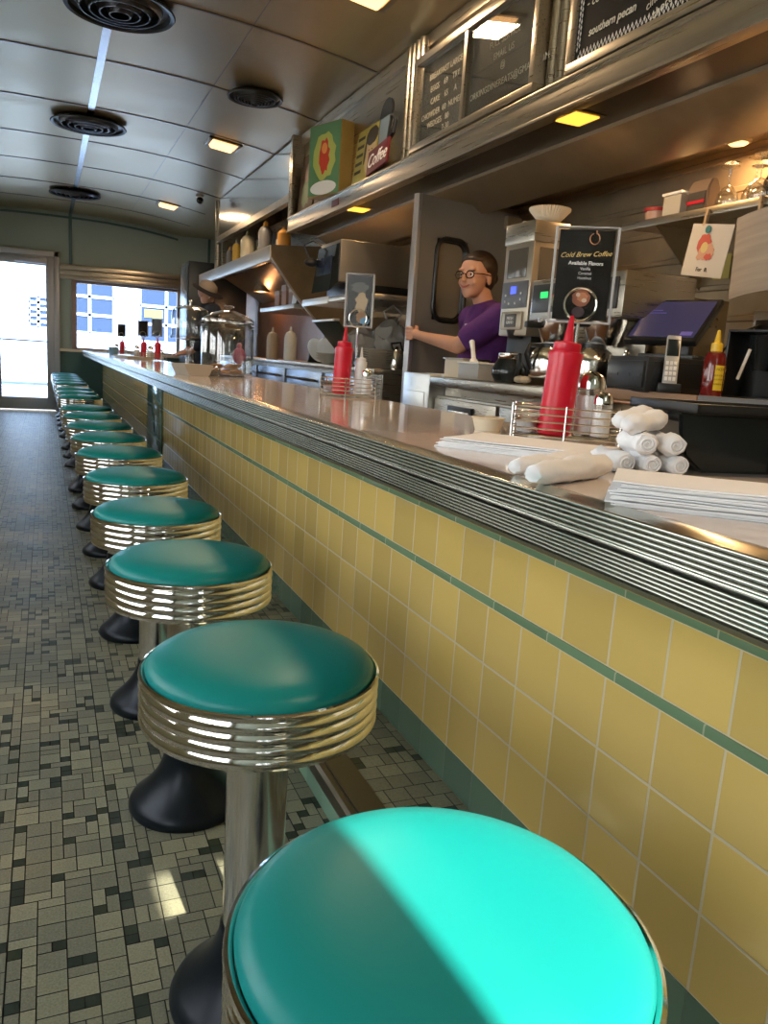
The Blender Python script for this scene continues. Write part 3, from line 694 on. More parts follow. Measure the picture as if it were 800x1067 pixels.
b = NB(); add_box(b, -.132, .102, -.0145, -.0118, -.098, .098); obj('display', b, mat('purple_display',(.03,.025,.075),.12,0,emit=.15,ecol=(.13,.12,.22)), bz, 0)
b = NB(); add_box(b, -.12,-.05, -.0150,-.0146, .03,.034); add_box(b,-.12,-.07,-.0150,-.0146,.045,.049); add_box(b,.05,.09,-.0150,-.0146,-.09,-.07); obj('display_marks', b, mat('display_marks',(.05,.04,.14),.3,0,emit=.7,ecol=(.05,.04,.2)), bz, 0)
b = NB(); add_box(b, -.04, .04, .03, .07, 0.0, .10, .01); add_box(b, -.10, .10, -.06, .10, 0, .015, .004); obj('stand', b, black_p, t)
t = thing('cordless_phone', 'black and silver cordless phone standing in its cradle beside the cash drawer', 'phone', (1.80, 1.945, ZB+.004), -.7)
b = NB(); add_box(b, -.035, .035, -.04, .05, 0, .03, .006); obj('cradle', b, black_p, t)
b = NB(); add_box(b, -.022, .022, -.012, .012, 0, .17, .008); hs = obj('handset', b, mat('silver_plastic',(.45,.45,.44),.35,.3), t, loc=(0,-.005,.015), rot=(-.30,0,0))
b = NB(); add_box(b, -.018, .018, -.0135, -.0115, .100, .155, .001); obj('phone_display', b, black_g, hs)
for i in range(4):
    for j in range(3):
        b = NB(); add_box(b, -.017+.012*j, -.008+.012*j, -.015, -.0115, .02+.017*i, .032+.017*i, .001); obj('key', b, white_p, hs)
t = thing('sauce_bottle', 'clear bottle of dark red sauce with yellow labels and a yellow spout', 'sauce bottle', (1.86, 1.83, ZB+.004), .5)
b = NB(); add_lathe(b, [(0,0),(.030,0),(.032,.006),(.032,.112),(.026,.128),(.016,.134),(0,.134)], seg=36); obj('bottle_body', b, mat('dark_red_sauce',(.16,.012,.01),.12,0,coat=.6), t)
b = NB(); add_lathe(b, [(0,.132),(.017,.132),(.017,.156),(.010,.160),(.0045,.196),(0,.197)], seg=24); obj('spout_cap', b, mat('yellow_cap',(.78,.52,.03),.35), t)
ym = mat('yellow_label',(.75,.58,.04),.5); gm = mat('dark_lettering',(.08,.05,.02),.6)
for a0 in (-2.75,-1.55):
    b = NB(); n = 8
    A = [b.verts.new((.0325*math.cos(a0+k*.95/n), .0325*math.sin(a0+k*.95/n), .018)) for k in range(n+1)]
    B = [b.verts.new((.0325*math.cos(a0+k*.95/n), .0325*math.sin(a0+k*.95/n), .092)) for k in range(n+1)]
    for k in range(n): b.faces.new((A[k],A[k+1],B[k+1],B[k]))
    lb = obj('yellow_label', b, ym, t)
    b = NB()
    am = a0+.47
    for zz, s in ((.080,'HOT'),(.062,'====='),(.05,'====='),(.036,'=====')): add_text(b, s, .012, (.0332*math.cos(am), .0332*math.sin(am), zz), (-math.sin(am), math.cos(am), 0), Z, extrude=.0002)
    obj('label_print', b, gm, lb, 0)
t = thing('cup_sleeve_rack', 'black upright holder of cups and straws behind the yellow labelled sauce bottle', 'holder', (2.02, 1.80, ZB), .2)
b = NB(); frame_box(b, -.06, .06, -.09, .09, .0, .21, .008); add_box(b, .045, .06, -.09, .09, 0, .21); obj('frame', b, black_p, t)
b = NB(); add_lathe(b, [(0,0),(.03,0),(.042,.10),(.045,.105),(0,.105)], (-.0,.0,.09), 24); obj('dark_cups', b, black_g, t)
b = NB(); add_tube(b, [(-.07,.03,.06),(-.075,.0,.15)], .005); obj('white_straw', b, white_p, t)
tag(obj('spoon', (lambda b: (add_tube(b, [(0,0,0),(0,-.01,.10)], .0035), add_sphere(b, (0,-.012,.115), .014, (1,.4,1.4)), b)[-1])(NB()), chrome, loc=(1.84,2.22,ZB+.004)),
    'steel spoon standing behind the salt shaker at the cash drawer', 'spoon')
t = thing('cable_outlet', 'steel socket plate with a black plug on the wall beside the screen', 'socket', (XW-.012, 2.33, 1.30))
b = NB(); add_box(b, 0, .012, -.07, .07, -.06, .06, .004); obj('plate', b, steel, t)
b = NB(); add_box(b, -.03, .0, -.035, .03, -.02, .02, .006); obj('plug', b, black_p, t)
b = NB(); add_tube(b, [(-.03,0,0),(-.07,.05,-.03),(-.08,.12,-.10),(-.06,.2,-.2)], .005); obj('cable', b, black_p, t)
tag(obj('sticky_note', (lambda b: (add_box(b, 0, .0015, -.045, .045, -.05, .05), b)[-1])(NB()), mat('yellow_paper',(.60,.52,.15),.8), loc=(XW-.014,2.60,1.545), rot=(.0,.0,0)),
    'yellow sticky note on the wall below the hanging paper bundle', 'note')
t = thing('small_card_sign', 'small pinkish brown card sign at the right edge of the back counter', 'sign', (1.90, 1.575, ZB+.002), .25)
b = NB(); add_box(b, 0, .006, -.10, .05, 0, .085, .001); obj('card', b, mat('pink_brown_card',(.38,.20,.14),.7), t)
b = NB(); add_text(b, 'ASK', .026, (-.001,0,.06), X, Z); add_text(b, 'ABOUT', .024, (-.001,0,.03), X, Z); obj('card_lettering', b, mat('brown_print',(.18,.08,.05),.7), t, 0)

# side screen/board with rivets, big steel sheet behind brewer
tag(obj('steel_divider', (lambda b: (add_box(b, 0, .30, -.01, .01, 0, .36, .003), [add_cyl(b, (.22+.03*(k%2),-.01,.26+.03*(k//2)), (.22+.03*(k%2),-.016,.26+.03*(k//2)), .004, seg=10) for k in range(4)], b)[-1])(NB()), steel_dk, loc=(2.16,2.40,ZB)),
    'riveted steel splash panel between the coffee brewer and the screen', 'panel')

# wall shelf with glasses
t = thing('wall_shelf', 'narrow steel wall shelf carrying stemmed glasses at the upper right', 'shelf', (0,0,0))
b = NB(); add_box(b, 2.31, XW, 1.55, 2.90, 1.697, 1.703); add_box(b, 2.305, 2.315, 1.55, 2.90, 1.685, 1.715, .002); obj('shelf_board', b, steel_y, t)
for y in (2.72, 1.70):
    b = NB(); add_prism(b, [(2.33,1.695),(XW,1.695),(XW,1.45)], 1, y-.004, y+.004); obj('bracket', b, steel_dk, t)
ZS = 1.703
t = thing('red_lid_tub', 'round clear tub with a dark red lid at the left end of the shelf', 'tub', (2.40, 2.80, ZS))
b = NB(); add_lathe(b, [(0,0),(.040,0),(.048,.06),(0,.06)], seg=28); obj('tub', b, mat('cloudy_pink_plastic',(.40,.26,.20),.3), t)
b = NB(); add_lathe(b, [(0,.058),(.052,.058),(.052,.072),(0,.074)], seg=28); obj('lid', b, mat('dark_red_plastic',(.30,.02,.015),.35), t)
t = thing('plastic_container', 'square clear plastic container between the red lidded tub and the brown bag', 'container', (2.40, 2.66, ZS))
b = NB(); add_box(b, -.05, .05, -.05, .05, 0, .10, .006); obj('box', b, mat('cloudy_plastic',(.46,.44,.38),.25), t)
b = NB(); add_box(b, -.056, .056, -.056, .056, .10, .112, .004); obj('lid', b, white_p, t)
t = thing('coffee_bag', 'folded brown paper bag with a dark label beside the stemmed glasses', 'bag', (2.40, 2.54, ZS))
b = NB(); add_prism(b, [(-.035,0),(.035,0),(.03,.11),(.012,.145),(-.012,.145),(-.03,.11)], 1, -.055, .055, bev=.005); obj('bag', b, mat('kraft_paper',(.25,.17,.11),.8), t)
b = NB(); add_prism(b, [(-.0385,.02),(-.0365,.02),(-.032,.095),(-.0345,.095)], 1, -.045, .045); lb = obj('dark_label', b, mat('near_black_label',(.04,.035,.03),.5), t)
b = NB(); add_prism(b, [(-.040,.05),(-.038,.05),(-.037,.062),(-.039,.062)], 1, -.045, .045); obj('red_stripe', b, red_p, lb)
def wine_glass(scale=1.0):
    t = thing('wine_glass', '', 'glass', (0,0,0), 0, 'stemmed glasses on the wall shelf')
    s = scale
    b = NB(); add_lathe(b, [(.034*s,0),(.040*s,.03*s),(.038*s,.055*s),(.022*s,.080*s),(.004*s,.090*s)], seg=28); obj('bowl', b, glass_j, t)
    b = NB(); add_lathe(b, [(.004*s,.090*s),(.0035*s,.10*s),(.0035*s,.15*s),(.008*s,.160*s),(.033*s,.166*s),(.034*s,.169*s),(0,.169*s)], seg=28); obj('stem', b, glass_j, t)
    return t
wg = wine_glass()
gl = [(2.42,2.44),(2.36,2.375),(2.47,2.34),(2.40,2.29),(2.35,2.22),(2.46,2.21),(2.39,2.14),(2.48,2.10),(2.37,2.05),(2.44,2.00)]
gw = ['upside-down stemmed glass standing apart, next to the brown bag','upside-down stemmed glass, front row, second from the brown bag','upside-down stemmed glass, back row nearest the wall, behind the second one',
      'upside-down stemmed glass just right of the dark bottle','upside-down stemmed glass in front above the clothespin of the brown bundle','upside-down stemmed glass in the back row right of the dark bottle',
      'upside-down stemmed glass in the middle of the right-hand cluster','upside-down stemmed glass at the back near the right edge','upside-down stemmed glass in front at the right edge','upside-down stemmed glass farthest right on the shelf']
for i, (x, y) in enumerate(gl):
    o = wg if i == 0 else copy_tree(wg)
    o.location = (x, y, ZS); o.scale = (1,1,1) if i % 3 else (1.08,1.08,1.05); o['label'] = gw[i]
t = thing('dark_bottle', 'dark bottle with a cork standing among the stemmed glasses', 'bottle', (2.53, 2.33, ZS))
b = NB(); add_lathe(b, [(0,0),(.032,0),(.034,.12),(.014,.16),(.014,.20),(0,.20)], seg=24); obj('body', b, black_g, t)
b = NB(); add_lathe(b, [(0,.20),(.012,.20),(.012,.222),(0,.222)], seg=16); obj('cork', b, wood_l, t)
# papers pegged to the shelf
def peg(x, y, z, lab, tilt):
    t = thing('clothespin', lab, 'clothespin', (x,y,z), 0, 'wooden clothespins on the shelf edge'); t.rotation_euler = (tilt,0,0)
    b = NB(); add_box(b, -.006, -.001, -.006, .006, -.055, .025, .001); obj('front_prong', b, wood_l, t)
    b = NB(); add_box(b, .001, .006, -.006, .006, -.055, .025, .001); obj('back_prong', b, wood_l, t)
    b = NB(); add_tube(b, [(-.007,-.004,0),(0,-.008,.002),(.007,-.004,0)], .0015, 6); obj('spring', b, wire, t)
peg(2.298, 2.40, 1.68, 'wooden clothespin holding the white sheet with a child drawing', .18)
peg(2.298, 2.155, 1.69, 'wooden clothespin holding the bundle of greyish papers', 0)
t = thing('drawing_sheet', 'white sheet with a red and yellow cartoon-like drawing pegged under the shelf', 'paper', (2.292, 2.355, 1.645)); t.rotation_euler = (.14,.04,0)
b = NB(); n = 6
def sheet(b, y0, y1, z0, z1, bow, th=.0012, n=8, x=0):
    t2 = bmesh.new(); A = []
    for i in range(n+1):
        for j in range(n+1):
            u = i/n; v = j/n
            A.append(t2.verts.new((x+bow*math.sin(PI*u)*(1-v*.3) + bow*.4*(1-v)**2, y0+(y1-y0)*u, z0+(z1-z0)*v)))
    for i in range(n):
        for j in range(n): t2.faces.new((A[i*(n+1)+j],A[(i+1)*(n+1)+j],A[(i+1)*(n+1)+j+1],A[i*(n+1)+j+1]))
    r = bmesh.ops.extrude_face_region(t2, geom=t2.faces[:])
    bmesh.ops.translate(t2, vec=(th,0,0), verts=[q for q in r['geom'] if isinstance(q, bmesh.types.BMVert)])
    bmesh.ops.recalc_face_normals(t2, faces=t2.faces[:]); merge(b, t2)
sheet(b, -.105, .105, -.19, .0, 0.0); obj('sheet', b, mat('aged_white_paper',(.62,.57,.49),.85), t)
b = NB(); blob(b, -.0015, .02, -.075, .035, .04, 0, wob=.1); blob(b, -.0018, .0, -.10, .04, .03, 1, wob=.1); blob(b, -.0021, .015, -.085, .018, .02, 2); blob(b, -.0021, -.015, -.118, .02, .012, 0, wob=.2)
blob(b, -.0021, .03, -.12, .015, .012, 1, wob=.2)
obj('drawing', b, [mat('red_crayon',(.55,.10,.07),.7), mat('pink_crayon',(.6,.33,.22),.7), mat('yellow_crayon',(.65,.50,.2),.7)], t, 0)
b = NB(); add_text(b, 'For  B.', .022, (-.0018,.0,-.165), X, Z); obj('pencil_lettering', b, gm, t, 0)
b = NB(); add_lathe(b, [(0,0),(.014,0),(.014,.002),(0,.002)], (-.004,.015,-.02), 20, M=Matrix.Rotation(-PI/2,4,'Y')); obj('round_sticker', b, mat('teal_sticker',(.04,.20,.22),.4), t)
t = thing('paper_bundle', 'curled bundle of grey-brown paper tickets hanging at the right edge', 'paper', (2.285, 2.14, 1.655)); t.rotation_euler = (-.12,.05,0)
for k in range(4):
    b = NB(); sheet(b, -.14-.004*k, .10-.005*k, -.27-.006*k, .0, -.025, x=-.004*k); obj('ticket_sheet', b, mat('ticket_paper_%s' % 'abcd'[k], (.30+.03*k,.25+.025*k,.20+.02*k), .85, 0, scale=8, stretch=(1,.3,6), var=.3), t)

# ------------------------------------------------------------------ kitchen door
DX0, DY0, DX1, DY1 = 1.84, 4.00, 2.55, 4.16
dl = math.hypot(DX1-DX0, DY1-DY0); da = math.atan2(DY1-DY0, DX1-DX0)
t = thing('kitchen_door', 'grey swinging kitchen door with a rounded black-edged window, held open', 'door', (DX0,DY0,0), da)
wx0, wx1, wz0, wz1 = .125, .345, 1.31, 1.745
b = NB()
add_box(b, 0, wx0, -.018, .018, .02, 1.95); add_box(b, wx1, dl, -.018, .018, .02, 1.95); add_box(b, wx0, wx1, -.018, .018, .02, wz0); add_box(b, wx0, wx1, -.018, .018, wz1, 1.95)
obj('door_leaf', b, door_m, t, 0)
b = NB(); add_box(b, -.022, .003, -.022, .022, .02, 1.95, .002); obj('edge_strip', b, alu, t)
b = NB(); pts = []
rc = .07
for cx_, cz_, a0 in ((wx1-rc,wz1-rc,0),(wx0+rc,wz1-rc,PI/2),(wx0+rc,wz0+rc,PI),(wx1-rc,wz0+rc,1.5*PI)):
    for k in range(7): a = a0 + k*PI/12; pts.append((cx_+rc*math.cos(a), 0, cz_+rc*math.sin(a)))
for yy in (-.022,.022): add_tube(b, [(p[0],yy,p[2]) for p in pts], .014, 10, closed=True)
add_tube(b, [(p[0],0,p[2]) for p in pts], .02, 10, closed=True)
obj('window_gasket', b, black_p, t)
b = NB(); add_box(b, wx0, wx1, -.003, .003, wz0, wz1); obj('window_pane', b, mat('frosted_glass',(.30,.26,.19),.25,0,alpha=.75), t, 0)
b = NB(); add_box(b, .42, .54, -.0195, -.018, 1.62, 1.70); obj('faded_sticker', b, mat('tan_sticker',(.30,.25,.17),.7), t)
b = NB(); add_box(b, dl-.12, dl-.01, -.05, .05, 1.86, 1.93, .006); obj('door_closer', b, steel_dk, t)

# ------------------------------------------------------------------ kitchen beyond
b = NB()
XH = XW-.024
t = thing('exhaust_hood', 'long stainless exhaust hood with a slanted side above the grill', 'exhaust hood')
b = NB(); add_box(b, 1.79, 1.83, 6.92, 10.40, 1.865, 1.99, .004); obj('front_lip', b, mat('pale_steel',(.66,.64,.60),.35,.8), t)
b = NB(); add_prism(b, [(1.80,1.87),(1.80,1.99),(XH,2.05),(XH,1.32),(2.25,1.36),(2.05,1.56)], 1, 6.90, 6.94); obj('slanted_side', b, steel_dk, t)
b = NB(); add_prism(b, [(1.80,1.872),(1.805,1.885),(2.056,1.575),(2.25,1.375),(2.245,1.36),(2.048,1.555)], 1, 6.885, 6.90); obj('side_edge', b, mat('pale_steel',(.66,.64,.60),.35,.8), t)
b = NB(); add_box(b, 1.83, XH, 6.94, 10.40, 1.975, 1.99); obj('top_sheet', b, steel, t)
b = NB(); add_prism(b, [(1.83,1.88),(XH,2.02),(XH,1.95),(1.83,1.83)][:0] or [(2.1,1.965),(XH,1.965),(XH,1.70)], 1, 7.1, 10.3); obj('grease_filters', b, steel_dk, t)
hm = mat('copper_brown_wall', (.30,.17,.11), .35, .6, scale=5, var=.25)
b = NB(); add_box(b, XW-.02, XW-.003, 6.94, 12.2, .9, 1.98); tag(obj('brown_steel_panel', b, hm), 'brown steel wall sheet under the exhaust hood', 'wall panel')  # steel sheet in uneven copper-brown
# heat lamp
t = thing('heat_lamp', 'small warm heat lamp glowing under the exhaust hood beside the cook', 'lamp', (2.35, 9.4, 1.78))
b = NB(); add_lathe(b, [(.02,.18),(.06,.10),(.10,.0),(.097,.0),(.055,.10),(.0,.17)], seg=24); obj('shade', b, steel, t)
b = NB(); add_sphere(b, (0,0,.05), .035); obj('bulb', b, mat('orange_bulb',(1,.4,.1),.4,0,emit=12,ecol=(1,.35,.08)), t)
b = NB(); add_cyl(b, (0,0,.17), (0,0,.20), .01); obj('stem', b, steel, t)
L = bpy.data.lights.new('glow', 'POINT'); L.energy = 5; L.color = (1,.45,.18); L.shadow_soft_size = .05
lo = bpy.data.objects.new('glow', L); C.objects.link(lo); lo.parent = t; lo.location = (0,0,-.02)
# upper panel and post beyond the canopy
b = NB(); add_box(b, 1.86, 1.90, YS+.002, 9.58, 2.36, 2.764); tag(obj('steel_transom', b, mat('mirror_steel',(.62,.60,.56),.14,1.0,scale=5,rvar=.4,bump=.04)), 'polished steel transom panel over the hood, reflecting a warm light', 'panel')
b = NB(); add_prism(b, [(YS+.002,2.30),(9.58,2.30),(9.58,2.36),(YS+.002,2.36)], 0, 1.845, 1.90); tag(obj('transom_rail', b, steel_y), 'pale steel rail along the bottom of the transom panel', 'rail')
b = NB(); add_box(b, 2.30, 2.32, YS+.55, 9.58, 1.992, 2.45); tag(obj('splash_sheet', b, steel), 'steel sheet behind the bottles on top of the hood', 'panel')
t = thing('partition_post', 'vertical steel corner post at the far end of the kitchen transom', 'post', (1.87,9.63,0))
b = NB(); add_cyl(b, (0,0,1.99), (0,0,2.768), .035, seg=20); obj('post', b, steel, t)
b = NB(); add_box(b, -.05,.05,-.05,.05,1.985,2.0,.002); obj('foot_plate', b, steel, t)
# bottles on the hood
cols = [('amber',(.50,.28,.08)),('mustard',(.55,.36,.06)),('ivory',(.55,.50,.36)),('grey',(.25,.26,.26)),('olive',(.32,.30,.15)),('orange',(.65,.30,.04)),('pale',(.45,.43,.38))]
names = ['slim grey squeeze bottle at the far end of the hood top','amber squeeze bottle second from the far end on the hood','broad ivory jug on top of the exhaust hood','small olive bottle behind the ivory jug on the hood',
         'grey jug with orange side on top of the exhaust hood','short pale bottle right of the grey jug on the hood','orange capped jar on the near end of the hood']
bs = [(1.90,9.1,.22,.035,3),(1.90,8.75,.26,.045,1),(1.93,8.35,.30,.075,2),(1.97,7.95,.16,.04,4),(1.92,7.60,.30,.065,3),(2.0,7.35,.16,.04,6),(1.97,7.12,.20,.06,5)]
for (x,y,h,r,ci), nm in zip(bs, names):
    t = thing('squeeze_bottle' if r < .05 else 'condiment_jug', nm, 'bottle', (x,y,1.99), 0, 'bottles and jugs on top of the hood')
    b = NB(); add_lathe(b, [(0,0),(r*.95,0),(r,h*.05),(r,h*.68),(r*.7,h*.80),(r*.35,h*.84),(0,h*.84)], seg=24); obj('body', b, mat('%s_plastic' % cols[ci][0], cols[ci][1], .35), t)
    b = NB(); add_lathe(b, [(0,h*.83),(r*.38,h*.83),(r*.36,h*.92),(r*.12,h),(0,h)], seg=16); obj('cap', b, mat('%s_cap' % cols[(ci+2)%7][0], cols[(ci+2)%7][1], .4), t)
# far dark cabinet
t = thing('tall_dark_cabinet', 'tall dark blue-grey cabinet beyond the cook by the far window', 'cabinet', (1.98,10.6,0))
b = NB(); add_box(b, -.30, .45, -.1, .5, 0, 2.16, .006); obj('body', b, mat('navy_cabinet',(.03,.045,.06),.3,.3), t)
b = NB(); add_box(b, -.315, -.30, -.08, .48, .1, 2.12, .004); obj('door', b, mat('navy_cabinet_door',(.05,.07,.09),.25,.4), t)

# order shelf, pass shelf and line equipment
t = thing('order_shelf', 'bright edged steel shelf under the hood holding small spice boxes', 'shelf', (0,0,0))
b = NB(); add_box(b, 2.08, XW-.022, 7.10, 8.35, 1.49, 1.53, .003); obj('shelf_board', b, mat('pale_steel',(.66,.64,.60),.35,.8), t)
b = NB(); add_prism(b, [(2.15,1.49),(XW-.022,1.49),(XW-.022,1.25)], 1, 7.12, 7.16); obj('bracket', b, steel_dk, t)
for i, (y, h, c, nm) in enumerate(((7.95,.16,(.42,.22,.12),'orange-brown spice box farthest along the order shelf'),(7.70,.20,(.48,.26,.15),'taller tan spice box on the order shelf'),(7.45,.17,(.30,.20,.14),'dark brown spice box nearest on the order shelf'))):
    t = thing('spice_box', nm, 'box', (2.20, y, 1.53), 0, 'spice boxes on the order shelf')
    b = NB(); add_box(b, -.05, .05, -.08, .08, 0, h, .004); obj('box', b, mat('spice_box_%s' % 'abc'[i], c, .6), t)
    b = NB(); add_box(b, -.053, .053, -.083, .083, h*.75, h+.004, .003); obj('lid', b, mat('spice_lid',(.5,.33,.2),.5), t)
t = thing('white_tag', 'small white tag card standing on the end of the order shelf', 'card', (2.12, 7.25, 1.53)); t.rotation_euler = (0,.1,0)
b = NB(); add_box(b, 0, .004, -.07, .07, 0, .14, .001); obj('card', b, white_p, t)
t = thing('prep_line', 'stainless prep line with drawers between the cookie jar and the kitchen door', 'prep counter', (0,0,0))
b = NB(); add_box(b, 1.74, XW-.03, 4.25, 9.2, ZB-.03, ZB, .004); add_box(b, 1.80, XW-.03, 4.25, 9.2, 0, ZB-.03); obj('prep_top', b, steel, t)
for i in range(5):
    y0 = 4.35 + .95*i
    b = NB(); add_box(b, 1.775, 1.80, y0, y0+.88, .35, .96, .005); dd = obj('drawer_front', b, mat('blue_lit_steel',(.30,.36,.45),.25,.9), t)  # bluish light on the fronts put into the steel colour
    b = NB(); add_tube(b, [(1.76,y0+.1,.90),(1.74,y0+.12,.90),(1.74,y0+.76,.90),(1.76,y0+.78,.90)], .010); obj('bar_handle', b, chrome, dd)
for i, (x, y, c, nm) in enumerate(((1.80,6.75,(.38,.31,.24),'tan plastic squeeze bottle on the prep line, left of the clear one'),(1.80,6.20,(.52,.53,.52),'pale clear squeeze bottle on the prep line, right of the tan one'))):
    t = thing('squeeze_bottle', nm, 'bottle', (x,y,ZB), 0, 'squeeze bottles on the prep line')
    b = NB(); add_lathe(b, [(0,0),(.048,0),(.05,.01),(.05,.18),(.044,.20),(0,.20)], seg=24); obj('body', b, mat('prep_bottle_%s' % 'ab'[i], c, .4), t)
    b = NB(); add_lathe(b, [(0,.20),(.044,.20),(.036,.22),(.012,.235),(.007,.27),(0,.27)], seg=20); obj('nozzle_cap', b, mat('prep_bottle_%s' % 'ab'[i], c, .4), t)
t = thing('sandwich_lid', 'open slanted stainless lid of the refrigerated prep bin', 'lid', (2.0, 5.9, ZB))
b = NB(); add_prism(b, [(.0,.12),(.38,.38),(.40,.36),(.02,.10)], 1, -.45, .45, bev=.002); obj('lid_sheet', b, mat('mirror_steel_b',(.70,.70,.70),.18,1.0), t)
b = NB(); add_prism(b, [(.0,0),(.40,0),(.40,.36),(.02,.10)], 1, .45, .47); obj('side_cheek', b, black_p, t)
b = NB(); add_prism(b, [(.0,0),(.40,0),(.40,.36),(.02,.10)], 1, -.47, -.45); obj('side_cheek', b, black_p, t)
for i, (y, nm) in enumerate(((5.75,'white oval plate standing on edge, left of its twin'),(5.52,'white oval plate standing on edge, nearer the red bottle'))):
    t = thing('standing_plate', nm, 'plate', (1.87, y, ZB+.088), 0, 'white plates standing on the prep line'); t.rotation_euler = (0,1.15,.5)
    b = NB(); add_lathe(b, [(0,0),(.05,0),(.08,.008),(.095,.018),(.093,.021),(.075,.012),(0,.005)], seg=32); obj('dish', b, white_p, t)
# equipment near the kitchen door: oven on a shelf, order screen, plates, bags
t = thing('wall_oven', 'boxy grey countertop oven on the high shelf beyond the kitchen door', 'oven', (1.72, 4.98, 1.445))
b = NB(); add_box(b, 0, .48, -.10, .30, .10, .36, .006); obj('housing', b, mat('warm_grey_steel',(.36,.32,.27),.35,.8), t)
b = NB(); add_prism(b, [(0,.34),(0,.10),(-.06,.04),(-.02,.33)], 1, -.08, .28); ff = obj('slanted_front', b, black_g, t)
b = NB(); add_box(b, -.045, -.035, -.05, .25, .10, .26, .003); obj('oven_window', b, mat('blue_black_glass',(.02,.03,.06),.1), ff)
b = NB(); add_box(b, .05, .48, -.11, .28, 0, .10, .004); obj('dark_base', b, black_p, t)
b = NB(); add_sphere(b, (-.07,.28,.24), .035, (1.4,.8,.8)); add_tube(b, [(-.08,.3,.27),(-.10,.36,.36),(-.02,.42,.40),(.08,.40,.36)], .005); obj('corded_handset', b, black_p, t)
t = thing('upper_shelf', 'steel shelf carrying the grey oven beyond the kitchen door', 'shelf', (0,0,0))
b = NB(); add_box(b, 1.66, XW-.003, 4.30, 5.45, 1.415, 1.445, .003); obj('shelf_board', b, steel, t)
b = NB(); add_box(b, 1.655, 1.665, 4.9, 5.45, 1.405, 1.45, .002); obj('bright_edge', b, mat('pale_steel',(.66,.64,.60),.35,.8), t)
b = NB(); add_box(b, XW-.04, XW-.003, 4.4, 4.44, ZB, 1.415); add_box(b, XW-.04, XW-.003, 5.35, 5.39, ZB, 1.415); obj('upright', b, steel, t)
t = thing('slanted_lid', 'dark green slanted cooler lid with a bright top edge behind the small menu sign', 'lid', (1.64, 5.0, ZB))
b = NB(); add_prism(b, [(.0,.27),(.02,.28),(.26,.03),(.24,.02)], 1, -.30, .12, bev=.002); obj('lid_panel', b, mat('dark_green_plastic',(.02,.035,.03),.3), t)
b = NB(); add_box(b, -.01, .03, -.31, .13, .27, .285, .003); obj('lid_edge', b, mat('pale_steel',(.66,.64,.60),.35,.8), t)
b = NB(); add_prism(b, [(.03,0),(.40,0),(.40,.20),(.25,.02)], 1, -.28, .10); obj('cooler_body', b, steel, t)
# open pass shelf beside door with window card
tag(obj('cream_label_strip', (lambda b: (add_box(b, 0, .01, -.01, .16, -.03, .03, .002), b)[-1])(NB()), mat('pale_yellow_card',(.60,.50,.26),.7), loc=(2.10,4.45,1.85), rot=(0,0,-1.2)),
    'cream coloured label strip inside the dark cupboard left of the kitchen door', 'label')
t = thing('wall_cupboard', 'open dark cupboard on the wall left of the kitchen door', 'cupboard', (0,0,0))
b = NB(); frame_box(b, 2.20, XW-.003, 4.25, 4.85, 1.47, 2.00, .03); add_box(b, XW-.03, XW-.003, 4.25, 4.85, 1.47, 2.0); obj('carcass', b, mat('dull_tan_metal',(.22,.17,.10),.4,.6), t)
b = NB(); add_box(b, 2.23, XW-.03, 4.29, 4.81, 1.70, 1.715); obj('inner_shelf', b, steel_dk, t)
t = thing('bread_bag', 'yellowish bread bag in the cupboard left of the kitchen door', 'bag', (2.18, 4.50, 1.447))
b = NB()
for k in range(5): add_sphere(b, (.05*math.sin(k), -.10+.05*k, .04), .045, (1,1,.9), 14, 10)
obj('bag', b, mat('yellow_bread',(.42,.28,.08),.5), t)
plt = mat('off_white_china',(.55,.50,.42),.3)
pr0 = None
for k in range(9):
    b = None
    if pr0 is None:
        b = NB(); add_lathe(b, [(0,0),(.05,0),(.055,.003),(.088,.010),(.090,.013),(.055,.007),(0,.005)], seg=32)
        pr0 = tag(obj('dinner_plate', b, plt), '', 'plate', 'stack of plates beside the kitchen door'); o = pr0
    else:
        o = pr0.copy(); C.objects.link(o)
    o.location = (1.79, 4.33, ZB+.0125*k)
    o['label'] = 'off-white dinner plate inside the stack beside the kitchen door'
    if k == 0: o['label'] = 'off-white dinner plate, lowest of the stack beside the kitchen door'
    if k == 8: o['label'] = 'off-white dinner plate, topmost of the stack beside the kitchen door'
t = thing('steel_kettle', 'small dark steel kettle between the plate stack and the kitchen door', 'kettle', (1.90, 4.31, ZB))
b = NB(); add_lathe(b, [(0,0),(.05,0),(.055,.02),(.052,.09),(.035,.115),(0,.12)], seg=28); obj('body', b, chrome_w, t)
b = NB(); add_tube(b, [(-.03,-.02,.11),(-.05,-.03,.15),(.02,.0,.16),(.04,0,.11)], .006); obj('handle', b, black_p, t)
b = NB(); add_sphere(b, (0,0,.125), .012); obj('lid_knob', b, black_p, t)
bagm = mat('crinkled_clear_bag',(.42,.40,.36),.25,0,alpha=.55,scale=30,bump=1.0,dist=.01)
